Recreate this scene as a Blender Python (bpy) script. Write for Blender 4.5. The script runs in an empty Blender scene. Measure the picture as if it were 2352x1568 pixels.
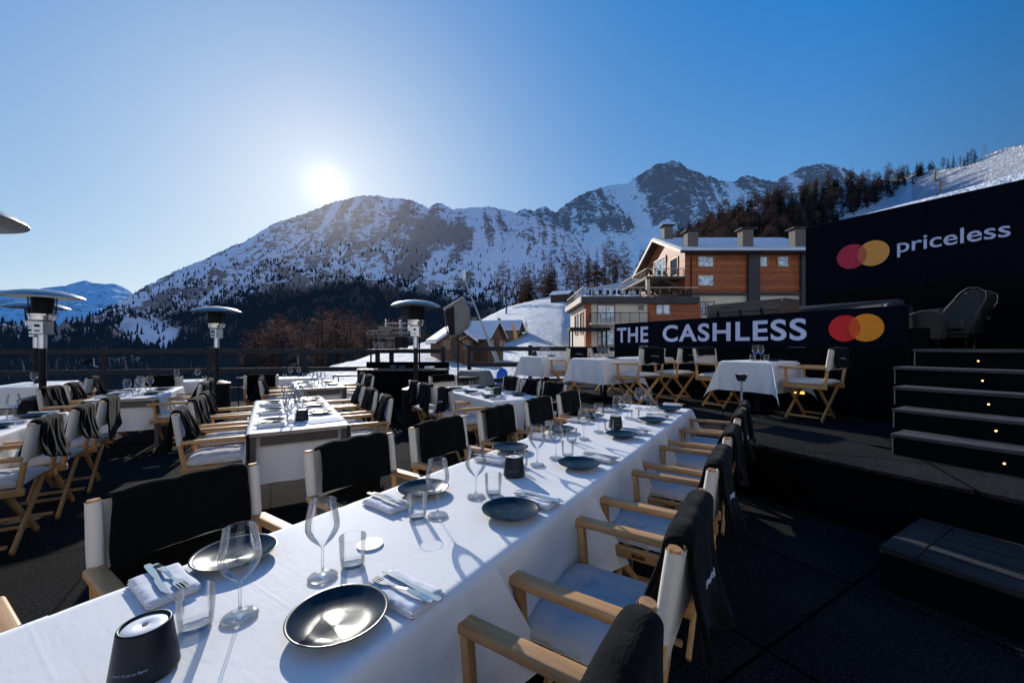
import bpy, bmesh, math, random
from mathutils import Vector, Matrix, Euler, noise
from math import sin, cos, pi, radians as R, sqrt, atan2, hypot, exp
rnd = random.Random(7)
scn = bpy.context.scene
COL = scn.collection
H = 1.43; F = 920.0; CX = 1176.0; HY = 795.0     # eye height; focal length, centre and horizon of the 2352 px wide view

def at(px, py, z=0.0):
    D = (H - z) * F / (py - HY)
    return Vector(((px - CX) / F * D, D, z))
def atD(px, py, D):
    return Vector(((px - CX) / F * D, D, H + (HY - py) / F * D))
class Grid:
    def __init__(s, deg): s.a = R(deg); s.n = Vector((cos(s.a), sin(s.a), 0)); s.d = Vector((-sin(s.a), cos(s.a), 0))
    def P(s, p, t, z=0.0): v = s.n * p + s.d * t; return Vector((v.x, v.y, z))
    def tpx(s, px, p):
        k = (px - CX) / F
        return (s.n.x * p - k * s.n.y * p) / (k * s.d.y - s.d.x)
G1 = Grid(-33.0); G2 = Grid(31.1)

# ------------------------------------------------------------------ materials
def newmat(name):
    m = bpy.data.materials.new(name); m.use_nodes = True
    nt = m.node_tree; nt.nodes.clear()
    out = nt.nodes.new('ShaderNodeOutputMaterial')
    return m, nt, out
def N(nt, t, **kw):
    n = nt.nodes.new(t)
    for k, v in kw.items():
        if k.startswith('i_'): n.inputs[k[2:].replace('_', ' ')].default_value = v
        else: setattr(n, k, v)
    return n
def rgba(c): return (c[0], c[1], c[2], 1.0)
def ramp(nt, fac, stops):
    r = nt.nodes.new('ShaderNodeValToRGB'); nt.links.new(fac, r.inputs[0])
    e = r.color_ramp.elements
    while len(e) < len(stops): e.new(0.5)
    for i, (p, c) in enumerate(stops): e[i].position = p; e[i].color = rgba(c) if len(c) == 3 else c
    return r.outputs[0]
def noise_n(nt, vec, scale, detail=4, rough=.5, dist=0):
    n = N(nt, 'ShaderNodeTexNoise'); n.inputs['Scale'].default_value = scale; n.inputs['Detail'].default_value = detail
    n.inputs['Roughness'].default_value = rough; n.inputs['Distortion'].default_value = dist
    if vec is not None: nt.links.new(vec, n.inputs['Vector'])
    return n.outputs['Fac']
def mapping(nt, vec, scale=(1, 1, 1), rot=(0, 0, 0), loc=(0, 0, 0)):
    m = N(nt, 'ShaderNodeMapping'); m.inputs['Scale'].default_value = scale; m.inputs['Rotation'].default_value = rot; m.inputs['Location'].default_value = loc
    nt.links.new(vec, m.inputs['Vector']); return m.outputs[0]
def math_n(nt, op, a, b=None, c=None):
    m = N(nt, 'ShaderNodeMath', operation=op)
    for i, v in enumerate((a, b, c)):
        if v is None: continue
        if isinstance(v, (int, float)): m.inputs[i].default_value = v
        else: nt.links.new(v, m.inputs[i])
    return m.outputs[0]
def mixc(nt, fac, a, b, mode='MIX'):
    m = N(nt, 'ShaderNodeMix', data_type='RGBA', blend_type=mode)
    for s, v in ((m.inputs[0], fac), (m.inputs[6], a), (m.inputs[7], b)):
        if isinstance(v, (int, float)): s.default_value = v
        elif isinstance(v, tuple): s.default_value = rgba(v)
        else: nt.links.new(v, s)
    return m.outputs[2]
def bump(nt, height, strength, dist):
    b = N(nt, 'ShaderNodeBump'); b.inputs['Strength'].default_value = strength; b.inputs['Distance'].default_value = dist
    nt.links.new(height, b.inputs['Height']); return b.outputs[0]
def bsdf(nt, out, color=None, rough=.5, metal=0, normal=None, spec=.5, **kw):
    b = N(nt, 'ShaderNodeBsdfPrincipled')
    if color is not None:
        if isinstance(color, tuple): b.inputs['Base Color'].default_value = rgba(color)
        else: nt.links.new(color, b.inputs['Base Color'])
    if isinstance(rough, (int, float)): b.inputs['Roughness'].default_value = rough
    else: nt.links.new(rough, b.inputs['Roughness'])
    b.inputs['Metallic'].default_value = metal; b.inputs['Specular IOR Level'].default_value = spec
    if normal is not None: nt.links.new(normal, b.inputs['Normal'])
    for k, v in kw.items(): b.inputs[k.replace('_', ' ')].default_value = v
    if out is not None: nt.links.new(b.outputs[0], out.inputs[0])
    return b
def tc(nt, k='Object'): return N(nt, 'ShaderNodeTexCoord').outputs[k]

def simple(name, col, rough=.5, metal=0, var=.15, nscale=8, bs=.1, bd=.002, bscale=60, spec=.5, **kw):
    m, nt, out = newmat(name); o = tc(nt)
    f = noise_n(nt, o, nscale, 5, .6)
    c = ramp(nt, f, [(.3, tuple(x * (1 - var) for x in col)), (.7, tuple(min(1, x * (1 + var)) for x in col))])
    nb = bump(nt, noise_n(nt, o, bscale, 4), bs, bd)
    rr = math_n(nt, 'MULTIPLY_ADD', f, .15, rough - .07)
    bsdf(nt, out, c, rr, metal, nb, spec, **kw); return m
def emis(name, col, s):
    m, nt, out = newmat(name); e = N(nt, 'ShaderNodeEmission'); e.inputs[0].default_value = rgba(col); e.inputs[1].default_value = s
    nt.links.new(e.outputs[0], out.inputs[0]); return m
def fabric(name, col, rough=.9, weave=900, fold=7, fs=.5, fd=.02, sheen=.1, crease=False, var=.08):
    m, nt, out = newmat(name); o = tc(nt)
    f = noise_n(nt, o, 5, 4)
    fine = noise_n(nt, o, weave * .4, 3, .7)
    c0 = ramp(nt, fine, [(.3, tuple(x * (1 - var * 2) for x in col)), (.7, tuple(min(1, x * (1 + var)) for x in col))])
    fo = noise_n(nt, mapping(nt, o, (1, 1, .6)), fold, 3, .45, .6)
    fo2 = noise_n(nt, mapping(nt, o, (1, 3.0, 1.5), (0, 0, .7)), fold * 2.2, 3, .6, 1.5)
    h = math_n(nt, 'ADD', math_n(nt, 'ADD', math_n(nt, 'MULTIPLY', fo, 1.0), math_n(nt, 'MULTIPLY', fo2, .28)), math_n(nt, 'MULTIPLY', fine, .012))
    if crease:
        sx = N(nt, 'ShaderNodeSeparateXYZ'); nt.links.new(o, sx.inputs[0])
        for ax in (0, 1):
            a = math_n(nt, 'ABSOLUTE', math_n(nt, 'SUBTRACT', math_n(nt, 'FRACT', math_n(nt, 'ADD', math_n(nt, 'MULTIPLY', sx.outputs[ax], 2.45), .5)), .5))
            b = math_n(nt, 'MAXIMUM', math_n(nt, 'SUBTRACT', 1.0, math_n(nt, 'MULTIPLY', a, 60.0)), 0.0)
            h = math_n(nt, 'ADD', h, math_n(nt, 'MULTIPLY', b, .10 if ax else -.10))
    nb = bump(nt, h, fs, fd)
    b = bsdf(nt, out, c0, rough, 0, nb, .05); b.inputs['Sheen Weight'].default_value = sheen
    return m
def wood(name, c1, c2, scale=1.0, rough=.5, axis=1):
    m, nt, out = newmat(name); o = tc(nt)
    s = [28, 28, 28]; s[axis] = 2.2
    g = noise_n(nt, mapping(nt, o, tuple(x * scale for x in s)), 1.2, 6, .6, .8)
    c = ramp(nt, g, [(.3, c1), (.5, tuple((a + b) / 2 for a, b in zip(c1, c2))), (.68, c2)])
    oi = N(nt, 'ShaderNodeObjectInfo')
    hv = N(nt, 'ShaderNodeHueSaturation'); nt.links.new(c, hv.inputs['Color'])
    nt.links.new(math_n(nt, 'MULTIPLY_ADD', oi.outputs['Random'], .3, .85), hv.inputs['Value'])
    bsdf(nt, out, hv.outputs[0], rough, 0, bump(nt, g, .25, .002), .4); return m
def glassmat(name, tint=(1, 1, 1), edge=.5):
    m, nt, out = newmat(name)
    tr = N(nt, 'ShaderNodeBsdfTransparent'); lw = N(nt, 'ShaderNodeLayerWeight'); lw.inputs[0].default_value = .35
    c = ramp(nt, lw.outputs['Facing'], [(0, tint), (.7, tuple(x * .985 for x in tint)), (.95, (.88, .92, .97))])
    nt.links.new(c, tr.inputs[0])
    gl = N(nt, 'ShaderNodeBsdfGlossy'); gl.inputs['Roughness'].default_value = .02
    fr = N(nt, 'ShaderNodeFresnel'); fr.inputs[0].default_value = 1.5
    f = math_n(nt, 'MINIMUM', math_n(nt, 'MULTIPLY', fr.outputs[0], 1.1), .8)
    mx = N(nt, 'ShaderNodeMixShader'); nt.links.new(f, mx.inputs[0]); nt.links.new(tr.outputs[0], mx.inputs[1]); nt.links.new(gl.outputs[0], mx.inputs[2])
    nt.links.new(mx.outputs[0], out.inputs[0]); return m

M = {}
M['cloth'] = fabric('white_linen', (.84, .82, .80), .6, fold=4.5, fs=.3, fd=.010, sheen=0.0, crease=True, var=.02)
M['napkin'] = fabric('napkin_linen', (.80, .80, .83), .9, fold=22, fs=.3, fd=.004, var=.03)
M['canvas'] = fabric('cream_canvas', (.66, .61, .54), .9, fold=12, fs=.3, fd=.006, var=.06)
M['cushion'] = fabric('seat_cushion_fabric', (.66, .62, .58), .95, fold=14, fs=.6, fd=.014, var=.05)
M['blanket'] = fabric('charcoal_fleece', (.0042, .0048, .005), 1.0, weave=700, fold=7, fs=.5, fd=.02, sheen=.05, var=.3)
M['wood'] = wood('teak_wood', (.40, .19, .065), (.66, .37, .15))
M['woodx'] = wood('teak_wood_vertical', (.40, .19, .065), (.66, .37, .15), axis=2)
M['brass'] = simple('brass', (.8, .52, .15), .3, 1)
M['steel'] = simple('stainless_steel', (.62, .62, .63), .22, 1, var=.05)
M['chrome'] = simple('polished_steel', (.74, .70, .64), .12, 1, var=.04, bs=.02)
M['hood'] = simple('brushed_reflector_steel', (.46, .45, .43), .38, .9, var=.12, bs=.03)
M['tablemetal'] = simple('grey_table_metal', (.10, .095, .09), .45, .3)
M['tabletop'] = simple('cream_table_board', (.55, .5, .44), .6)
M['boxplank'] = wood('dark_worn_plank', (.006, .006, .007), (.030, .030, .031), rough=.95, axis=1)
M['blackm'] = simple('black_painted_metal', (.008, .008, .010), .55, 0, var=.3, spec=.18)
M['blackw'] = simple('black_painted_wood', (.0018, .002, .0027), .9, 0, var=.4, bscale=20, bs=.25, spec=.08)
M['blackf'] = simple('black_fence_paint', (.015, .016, .022), .75, 0, var=.4, bscale=20, bs=.25)
M['glass'] = glassmat('clear_glass')
M['lampbody'] = simple('dark_navy_lacquer', (.006, .009, .014), .38, 0, var=.2, spec=.25, bs=.02)
M['white'] = simple('white_plastic', (.8, .8, .8), .4)
M['whitetext'] = simple('white_print', (.62, .66, .85), .6, var=.03)
M['greyprint'] = simple('grey_print', (.22, .3, .4), .6)
M['red'] = simple('red_logo_paint', (.78, .010, .006), .55, var=.03)
M['orange'] = simple('orange_logo_paint', (.98, .30, .004), .55, var=.03)
M['redorange'] = simple('overlap_logo_paint', (.85, .09, .006), .55, var=.03)
M['red2'] = simple('muted_red_logo', (.52, .012, .045), .55, var=.03)
M['orange2'] = simple('muted_orange_logo', (.85, .36, .06), .55, var=.03)
M['redorange2'] = simple('muted_overlap_logo', (.62, .12, .05), .55, var=.03)
M['navy'] = simple('navy_panel_print', (.0018, .0038, .0095), .9, 0, var=.2, nscale=1.2, bs=.12, bd=.01, bscale=1.5, spec=.1)
M['leather'] = simple('grey_leather', (.016, .017, .019), .6, 0, var=.25, bscale=140, bs=.25)
M['piping'] = simple('pale_piping', (.16, .16, .16), .6)
M['blackplank'] = wood('black_stained_plank', (.02, .02, .022), (.09, .09, .094), rough=.75, axis=1)
M['riser'] = simple('black_riser_board', (.0012, .0014, .0024), .85, 0, var=.3, nscale=3, spec=.12)
M['glow'] = emis('warm_spot_light', (1, .55, .2), 5)
M['yellow'] = simple('yellow_pylon_paint', (.55, .28, .05), .6)
M['blue'] = simple('blue_padding', (.01, .13, .6), .6, var=.25)
M['tarp'] = simple('grey_tarpaulin', (.16, .165, .16), .5, 0, bscale=12, bs=.6, bd=.03)
M['galv'] = simple('galvanised_pole', (.32, .34, .36), .4, .7)
M['orangeflag'] = simple('orange_flag_cloth', (.75, .36, .08), .8)
M['wicker'] = simple('grey_wicker', (.2, .17, .15), .8, bscale=90, bs=.8)

# plate: concentric ridges, glossy glaze
def plate_mat():
    m, nt, out = newmat('blue_black_glaze'); o = tc(nt)
    sx = N(nt, 'ShaderNodeSeparateXYZ'); nt.links.new(mapping(nt, o, loc=(.02, .01, 0)), sx.inputs[0])
    r = math_n(nt, 'SQRT', math_n(nt, 'ADD', math_n(nt, 'POWER', sx.outputs[0], 2.0), math_n(nt, 'POWER', sx.outputs[1], 2.0)))
    w = math_n(nt, 'SINE', math_n(nt, 'MULTIPLY', r, 1700.0))
    msk = ramp(nt, r, [(.035, (1, 1, 1)), (.085, (0, 0, 0))])
    h = math_n(nt, 'MULTIPLY', w, msk)
    c = ramp(nt, noise_n(nt, o, 14, 5, .6), [(.3, (.004, .012, .022)), (.7, (.010, .030, .05))])
    rr = math_n(nt, 'MULTIPLY_ADD', noise_n(nt, o, 9, 4), .1, .17)
    bsdf(nt, out, c, rr, 0, bump(nt, h, .25, .0006), .14); return m
M['plate'] = plate_mat()

def floor_mat(name, cell, c1, c2, rot, joint, speck=1.0):
    m, nt, out = newmat(name); o = tc(nt)
    mp = mapping(nt, o, (1, 1, 1), (0, 0, rot))
    b = N(nt, 'ShaderNodeTexBrick'); nt.links.new(mp, b.inputs['Vector'])
    b.offset = 0.0; b.inputs['Scale'].default_value = 1; b.inputs['Brick Width'].default_value = cell; b.inputs['Row Height'].default_value = cell
    b.inputs['Mortar Size'].default_value = joint; b.inputs['Mortar Smooth'].default_value = .2
    b.inputs['Color1'].default_value = (.75, .75, .75, 1); b.inputs['Color2'].default_value = (1.1, 1.1, 1.1, 1); b.inputs['Mortar'].default_value = (.1, .1, .1, 1)
    fine = noise_n(nt, mp, 75, 4, .85)
    big = noise_n(nt, mp, 1.3, 5, .6)
    c = ramp(nt, fine, [(.34, c1), (.50, tuple((a + d) / 2 for a, d in zip(c1, c2))), (.60, c2), (.72, tuple(x * 2.6 * speck for x in c2))])
    c = mixc(nt, 1.0, c, b.outputs['Color'], 'MULTIPLY')
    c = mixc(nt, .8, c, ramp(nt, big, [(.3, (.6, .6, .6)), (.7, (1.3, 1.3, 1.3))]), 'MULTIPLY')
    h = math_n(nt, 'SUBTRACT', math_n(nt, 'MULTIPLY', fine, .35), math_n(nt, 'MULTIPLY', b.outputs['Fac'], 1.0))
    bsdf(nt, out, c, 1.0, 0, bump(nt, h, .9, .006), .04); return m
M['deck'] = floor_mat('black_rubber_paving', 1.0, (.0012, .0012, .0014), (.034, .0335, .034), -G2.a, .010, 2.2)
M['pave'] = floor_mat('dark_grey_paving', 1.45, (.007, .007, .008), (.032, .032, .033), -G2.a, .012, 1.7)

def snow_mat(name, col=(.78, .82, .88), tracks=0.0, haze=None):
    m, nt, out = newmat(name); o = tc(nt)
    big = noise_n(nt, o, .06, 6, .6); med = noise_n(nt, o, .9, 5, .6); fi = noise_n(nt, o, 9, 4, .7)
    c = ramp(nt, big, [(.3, tuple(x * .88 for x in col)), (.7, col)])
    tr = noise_n(nt, mapping(nt, o, (.25, .05, .1), (0, 0, .5)), 6, 5, .7, 1.2)
    h = math_n(nt, 'ADD', math_n(nt, 'MULTIPLY', med, .5), math_n(nt, 'ADD', math_n(nt, 'MULTIPLY', fi, .12), math_n(nt, 'MULTIPLY', tr, tracks)))
    bsdf(nt, out, c, .75, 0, bump(nt, h, 1.0, .5), .3); return m
M['snow'] = snow_mat('snow', (.90, .90, .90), tracks=1.6)
M['roofsnow'] = snow_mat('roof_snow')

def mountain_mat(name, scale, haze, hazef, thresh, rockc, rock2, snowc=(.90, .92, .96), bias=0.0):
    m, nt, out = newmat(name); o = tc(nt)
    g = N(nt, 'ShaderNodeNewGeometry'); sx = N(nt, 'ShaderNodeSeparateXYZ'); nt.links.new(g.outputs['Normal'], sx.inputs[0])
    n1 = noise_n(nt, mapping(nt, o, (scale, scale, scale * .6)), 1.0, 6, .6, .6)
    n2 = noise_n(nt, mapping(nt, o, (scale * 4, scale * 4, scale * 9), (.25, .15, .3)), 1.0, 8, .68, .8)
    n3 = noise_n(nt, mapping(nt, o, (scale * .22, scale * .22, scale * .22)), 1.0, 3, .5)
    n4 = noise_n(nt, mapping(nt, o, (scale * 5, scale * 1.2, scale * .9), (0, .35, .2)), 1.0, 5, .6, .5)
    s = math_n(nt, 'MULTIPLY', sx.outputs[2], .60)
    n5 = noise_n(nt, mapping(nt, o, (scale * 2.2, scale * 2.2, scale * 24), (.20, .12, .0)), 1.0, 5, .6, 1.2)
    for q_, w_ in ((n1, .7), (n2, 1.35), (n3, .35), (n4, .7), (n5, .7)): s = math_n(nt, 'ADD', s, math_n(nt, 'MULTIPLY', q_, w_))
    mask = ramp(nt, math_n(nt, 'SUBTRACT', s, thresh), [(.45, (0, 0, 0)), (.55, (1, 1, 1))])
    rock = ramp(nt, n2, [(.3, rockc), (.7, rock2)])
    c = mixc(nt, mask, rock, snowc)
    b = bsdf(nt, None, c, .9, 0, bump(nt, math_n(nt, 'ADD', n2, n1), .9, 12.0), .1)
    e = N(nt, 'ShaderNodeEmission'); nt.links.new(mixc(nt, mask, haze, tuple(min(1.0, x * (2.3 if hazef < .4 else 1.5)) for x in haze)), e.inputs[0])  # emission painted in for distance haze, stronger where snow should look brighter
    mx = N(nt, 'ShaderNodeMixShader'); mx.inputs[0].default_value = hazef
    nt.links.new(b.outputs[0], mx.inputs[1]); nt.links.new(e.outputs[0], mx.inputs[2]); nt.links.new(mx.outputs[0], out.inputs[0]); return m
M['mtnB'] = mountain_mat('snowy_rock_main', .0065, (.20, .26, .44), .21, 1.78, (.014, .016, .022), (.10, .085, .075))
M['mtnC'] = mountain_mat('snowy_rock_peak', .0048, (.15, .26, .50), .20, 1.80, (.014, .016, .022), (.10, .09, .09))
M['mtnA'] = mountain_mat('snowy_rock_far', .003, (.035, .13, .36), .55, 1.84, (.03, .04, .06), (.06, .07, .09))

def needles(name, c1, c2, haze=None, hf=0):
    m, nt, out = newmat(name); o = tc(nt, 'Object'); oi = N(nt, 'ShaderNodeObjectInfo')
    f = noise_n(nt, o, .9, 4, .7)
    c = ramp(nt, f, [(.35, c1), (.65, c2)])
    hv = N(nt, 'ShaderNodeHueSaturation'); nt.links.new(c, hv.inputs['Color']); nt.links.new(math_n(nt, 'MULTIPLY_ADD', oi.outputs['Random'], .8, .6), hv.inputs['Value'])
    b = bsdf(nt, None, hv.outputs[0], .9, 0, None, .1)
    if not haze:
        tl = N(nt, 'ShaderNodeBsdfTranslucent'); nt.links.new(hv.outputs[0], tl.inputs[0]); mx = N(nt, 'ShaderNodeMixShader'); mx.inputs[0].default_value = .36
        nt.links.new(b.outputs[0], mx.inputs[1]); nt.links.new(tl.outputs[0], mx.inputs[2]); nt.links.new(mx.outputs[0], out.inputs[0])
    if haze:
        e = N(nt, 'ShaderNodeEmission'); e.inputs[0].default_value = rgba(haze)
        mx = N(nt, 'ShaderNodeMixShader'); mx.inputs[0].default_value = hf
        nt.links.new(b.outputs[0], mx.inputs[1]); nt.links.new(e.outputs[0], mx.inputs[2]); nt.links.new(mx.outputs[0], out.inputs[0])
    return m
M['spruce'] = needles('spruce_needles', (.010, .014, .010), (.035, .042, .022))
M['larch'] = needles('larch_twigs', (.055, .033, .027), (.15, .09, .072))
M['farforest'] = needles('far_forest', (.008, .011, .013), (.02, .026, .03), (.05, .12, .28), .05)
M['bark'] = simple('bark', (.05, .035, .028), .9)

# ------------------------------------------------------------------ mesh helpers
class MB:
    def __init__(s): s.bm = bmesh.new()
    def box(s, c, size, rot=None, bev=0.0, seg=2):
        r = bmesh.ops.create_cube(s.bm, size=1.0)['verts']
        bmesh.ops.scale(s.bm, vec=Vector(size), verts=r)
        if bev:
            ed = list({e for v in r for e in v.link_edges})
            q = bmesh.ops.bevel(s.bm, geom=ed, offset=bev, segments=seg, affect='EDGES', profile=.5, clamp_overlap=True)
            r = list({v for f in q['faces'] for v in f.verts} | {v for v in r if v.is_valid})
        if rot is not None: bmesh.ops.rotate(s.bm, cent=(0, 0, 0), matrix=rot, verts=r)
        bmesh.ops.translate(s.bm, vec=Vector(c), verts=r); return s
    def beam(s, a, b, w, h, bev=0.0, up=(0, 0, 1), seg=2):
        a, b = Vector(a), Vector(b); d = b - a; L = d.length; y = d.normalized(); z = Vector(up)
        if abs(y.dot(z)) > .99: z = Vector((0, 1, 0))
        x = y.cross(z).normalized(); z = x.cross(y)
        return s.box((a + b) / 2, (w, L, h), Matrix((x, y, z)).transposed(), bev, seg)
    def tube(s, pts, rad, seg=10, cap=True):
        pts = [Vector(p) for p in pts]; n = len(pts); rings = []
        for i, p in enumerate(pts):
            d = (pts[min(i + 1, n - 1)] - pts[max(i - 1, 0)]).normalized()
            u = Vector((0, 0, 1)) if abs(d.z) < .95 else Vector((1, 0, 0))
            x = d.cross(u).normalized(); y = x.cross(d)
            r = rad[i] if isinstance(rad, (list, tuple)) else rad
            rings.append([s.bm.verts.new(p + x * cos(2 * pi * k / seg) * r + y * sin(2 * pi * k / seg) * r) for k in range(seg)])
        for a, b in zip(rings, rings[1:]):
            for k in range(seg): s.bm.faces.new((a[k], a[(k + 1) % seg], b[(k + 1) % seg], b[k]))
        if cap: s.bm.faces.new(rings[0][::-1]); s.bm.faces.new(rings[-1])
        return s
    def lathe(s, prof, seg=32, c=(0, 0, 0)):
        rings = []
        for r, z in prof:
            if r < 1e-6: rings.append([s.bm.verts.new((c[0], c[1], c[2] + z))])
            else: rings.append([s.bm.verts.new((c[0] + r * cos(2 * pi * k / seg), c[1] + r * sin(2 * pi * k / seg), c[2] + z)) for k in range(seg)])
        for a, b in zip(rings, rings[1:]):
            for k in range(seg):
                k2 = (k + 1) % seg
                if len(a) == 1 and len(b) == 1: continue
                if len(a) == 1: s.bm.faces.new((a[0], b[k2], b[k]))
                elif len(b) == 1: s.bm.faces.new((a[k], a[k2], b[0]))
                else: s.bm.faces.new((a[k], a[k2], b[k2], b[k]))
        return s
    def poly(s, pts):
        s.bm.faces.new([s.bm.verts.new(p) for p in pts]); return s
    def prism(s, pts, off):
        off = Vector(off); a = [s.bm.verts.new(Vector(p)) for p in pts]; b = [s.bm.verts.new(Vector(p) + off) for p in pts]; n = len(a)
        s.bm.faces.new(a); s.bm.faces.new(b[::-1])
        for k in range(n): s.bm.faces.new((a[k], b[k], b[(k + 1) % n], a[(k + 1) % n]))
        return s
    def grid(s, fn, nu, nv):
        g = [[s.bm.verts.new(fn(i / nu, j / nv)) for j in range(nv + 1)] for i in range(nu + 1)]
        for i in range(nu):
            for j in range(nv): s.bm.faces.new((g[i][j], g[i + 1][j], g[i + 1][j + 1], g[i][j + 1]))
        return s
    def mesh(s, name, m, smooth=False, normals=True):
        if normals: bmesh.ops.recalc_face_normals(s.bm, faces=s.bm.faces)
        me = bpy.data.meshes.new(name); s.bm.to_mesh(me); s.bm.free()
        if m is not None: me.materials.append(m)
        if smooth:
            for p in me.polygons: p.use_smooth = True
            if smooth != 'all':
                try: me.set_sharp_from_angle(angle=R(40))
                except Exception: pass
        return me
    def obj(s, name, m, parent=None, smooth=False, normals=True, loc=None, rotz=0.0, lab=None, cat=None, group=None, kind=None):
        return link(name, s.mesh(name, m, smooth, normals), parent, loc, rotz, lab, cat, group, kind)
def link(name, me, parent=None, loc=None, rotz=0.0, lab=None, cat=None, group=None, kind=None):
    o = bpy.data.objects.new(name, me); COL.objects.link(o)
    if parent is not None: o.parent = parent
    if loc is not None: o.location = loc
    if rotz: o.rotation_euler = (0, 0, rotz)
    return tag(o, lab, cat, group, kind)
def tag(o, lab=None, cat=None, group=None, kind=None):
    if lab: o['label'] = lab
    if cat: o['category'] = cat
    if group: o['group'] = group
    if kind: o['kind'] = kind
    return o
def empty(name, loc=(0, 0, 0), rotz=0.0, lab=None, cat=None, group=None, kind=None):
    o = link(name, None, None, loc, rotz, lab, cat, group, kind); o.empty_display_size = .1; return o
def dup(root, loc, rotz=0.0, lab=None, group=None, scale=None):
    r = root.copy(); COL.objects.link(r); r.location = loc; r.rotation_euler = (0, 0, rotz)
    if scale: r.scale = (scale, scale, scale) if isinstance(scale, (int, float)) else scale
    if lab: r['label'] = lab
    if group: r['group'] = group
    for ch in list(root.children):
        c = ch.copy(); COL.objects.link(c); c.parent = r
        for g in ch.children:
            d = g.copy(); COL.objects.link(d); d.parent = c
    return r
class Proto:
    """first placement moves the first-built thing itself, later ones copy it"""
    def __init__(s, root): s.root = root; s.used = False
    def put(s, loc, rotz=0.0, lab=None, group=None, scale=None):
        if not s.used:
            s.used = True; r = s.root; r.location = loc; r.rotation_euler = (0, 0, rotz)
            if scale: r.scale = (scale, scale, scale) if isinstance(scale, (int, float)) else scale
            if lab: r['label'] = lab
            if group: r['group'] = group
            return r
        return dup(s.root, loc, rotz, lab, group, scale)
ORD = ['first', 'second', 'third', 'fourth', 'fifth', 'sixth', 'seventh', 'eighth', 'ninth', 'tenth']
def textmesh(name, s, m, width, height, depth=.004, bold=0.0, shear=0.0, spacing=1.0):
    cu = bpy.data.curves.new(name, 'FONT'); cu.body = s; cu.extrude = depth; cu.offset = bold; cu.shear = shear; cu.space_character = spacing
    o = bpy.data.objects.new(name, cu); COL.objects.link(o); bpy.context.view_layer.update()
    me = bpy.data.meshes.new_from_object(o.evaluated_get(bpy.context.evaluated_depsgraph_get()))
    bpy.data.objects.remove(o); bpy.data.curves.remove(cu)
    xs = [v.co.x for v in me.vertices]; ys = [v.co.y for v in me.vertices]
    x0, x1, y0, y1 = min(xs), max(xs), min(ys), max(ys)
    for v in me.vertices: v.co.x = (v.co.x - x0) / (x1 - x0) * width; v.co.y = (v.co.y - y0) / (y1 - y0) * height
    me.materials.clear(); me.materials.append(m); me.name = name
    return me
# ================================================================== LANDSCAPE
def lerpk(keys, x):
    if x <= keys[0][0]: return keys[0][1]
    for (a, u), (b, v) in zip(keys, keys[1:]):
        if x <= b: return u + (v - u) * (x - a) / (b - a)
    return keys[-1][1]
def sst(x): x = max(0.0, min(1.0, x)); return x * x * (3 - 2 * x)
def ridged(v, o=6): return noise.ridged_multi_fractal(v, 1.0, 2.1, o, 1.0, 2.0)
def fractal(v, o=6): return noise.fractal(v, 1.0, 2.0, o)

def sheet(name, px0, px1, nc, ws, S, mat, attrs=None, kind='structure', lab=None, cat=None):
    vs = []; A = [] if attrs else None
    for i in range(nc + 1):
        px = px0 + (px1 - px0) * i / nc
        for w in ws:
            vs.append(S(px, w))
            if attrs: A.append(attrs(px, w, vs[-1]))
    n = len(ws); fs = []
    for i in range(nc):
        for j in range(n - 1):
            a = i * n + j; fs.append((a, a + n, a + n + 1, a + 1))
    me = bpy.data.meshes.new(name); me.from_pydata(vs, [], fs)
    if attrs:
        for k, an in enumerate(('bias', 'brown', 'painted_sun_haze', 'floor')):
            at_ = me.attributes.new(an, 'FLOAT', 'POINT'); at_.data.foreach_set('value', [a[k] for a in A])
    me.materials.append(mat)
    for p in me.polygons: p.use_smooth = True
    return link(name, me, lab=lab, cat=cat, kind=kind)

RB = [(-400, 806), (-100, 796), (0, 790), (100, 782), (170, 764), (215, 735), (250, 710), (330, 660), (420, 615), (470, 597), (500, 580), (560, 556), (600, 530), (630, 514),
      (700, 490), (760, 466), (800, 457), (830, 450), (870, 449), (890, 455), (915, 455), (945, 459), (960, 466), (985, 478), (1000, 466), (1015, 468), (1040, 480), (1090, 476), (1130, 474),
      (1150, 480), (1190, 489), (1230, 497), (1280, 520), (1350, 560), (1450, 610), (1600, 650)]
RC = [(900, 560), (1100, 510), (1180, 492), (1205, 480), (1225, 484), (1250, 474), (1275, 488), (1300, 470), (1330, 450), (1365, 436), (1400, 428), (1440, 422), (1462, 408), (1480, 395), (1500, 383), (1520, 376),
      (1545, 371), (1560, 374), (1580, 386), (1620, 404), (1660, 415), (1690, 417), (1700, 405), (1720, 403), (1745, 413), (1780, 416), (1810, 402), (1830, 390), (1850, 382), (1880, 377), (1920, 379), (1960, 397), (2050, 430), (2300, 520)]
RA = [(-500, 640), (-200, 660), (0, 665), (60, 668), (150, 655), (175, 648), (195, 644), (215, 650), (240, 652), (265, 652), (285, 660), (310, 676), (420, 720), (600, 780)]
def DB(px): return lerpk([(-400, 1100), (200, 1300), (700, 2500), (1600, 2700)], px)
def gul(x, u, sc):
    wv = fractal(Vector((x / sc * .35, u * 2.2, 4)), 3) * .9
    return ridged(Vector((x / sc + wv, u * 1.3 + x / sc * .22, 1.5)), 4) - 1.0
LBK = [(-400, 800), (0, 790), (200, 752), (300, 728), (450, 700), (560, 672), (640, 640), (700, 640), (800, 632), (900, 640), (1000, 662), (1150, 690), (1400, 700)]
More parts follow.
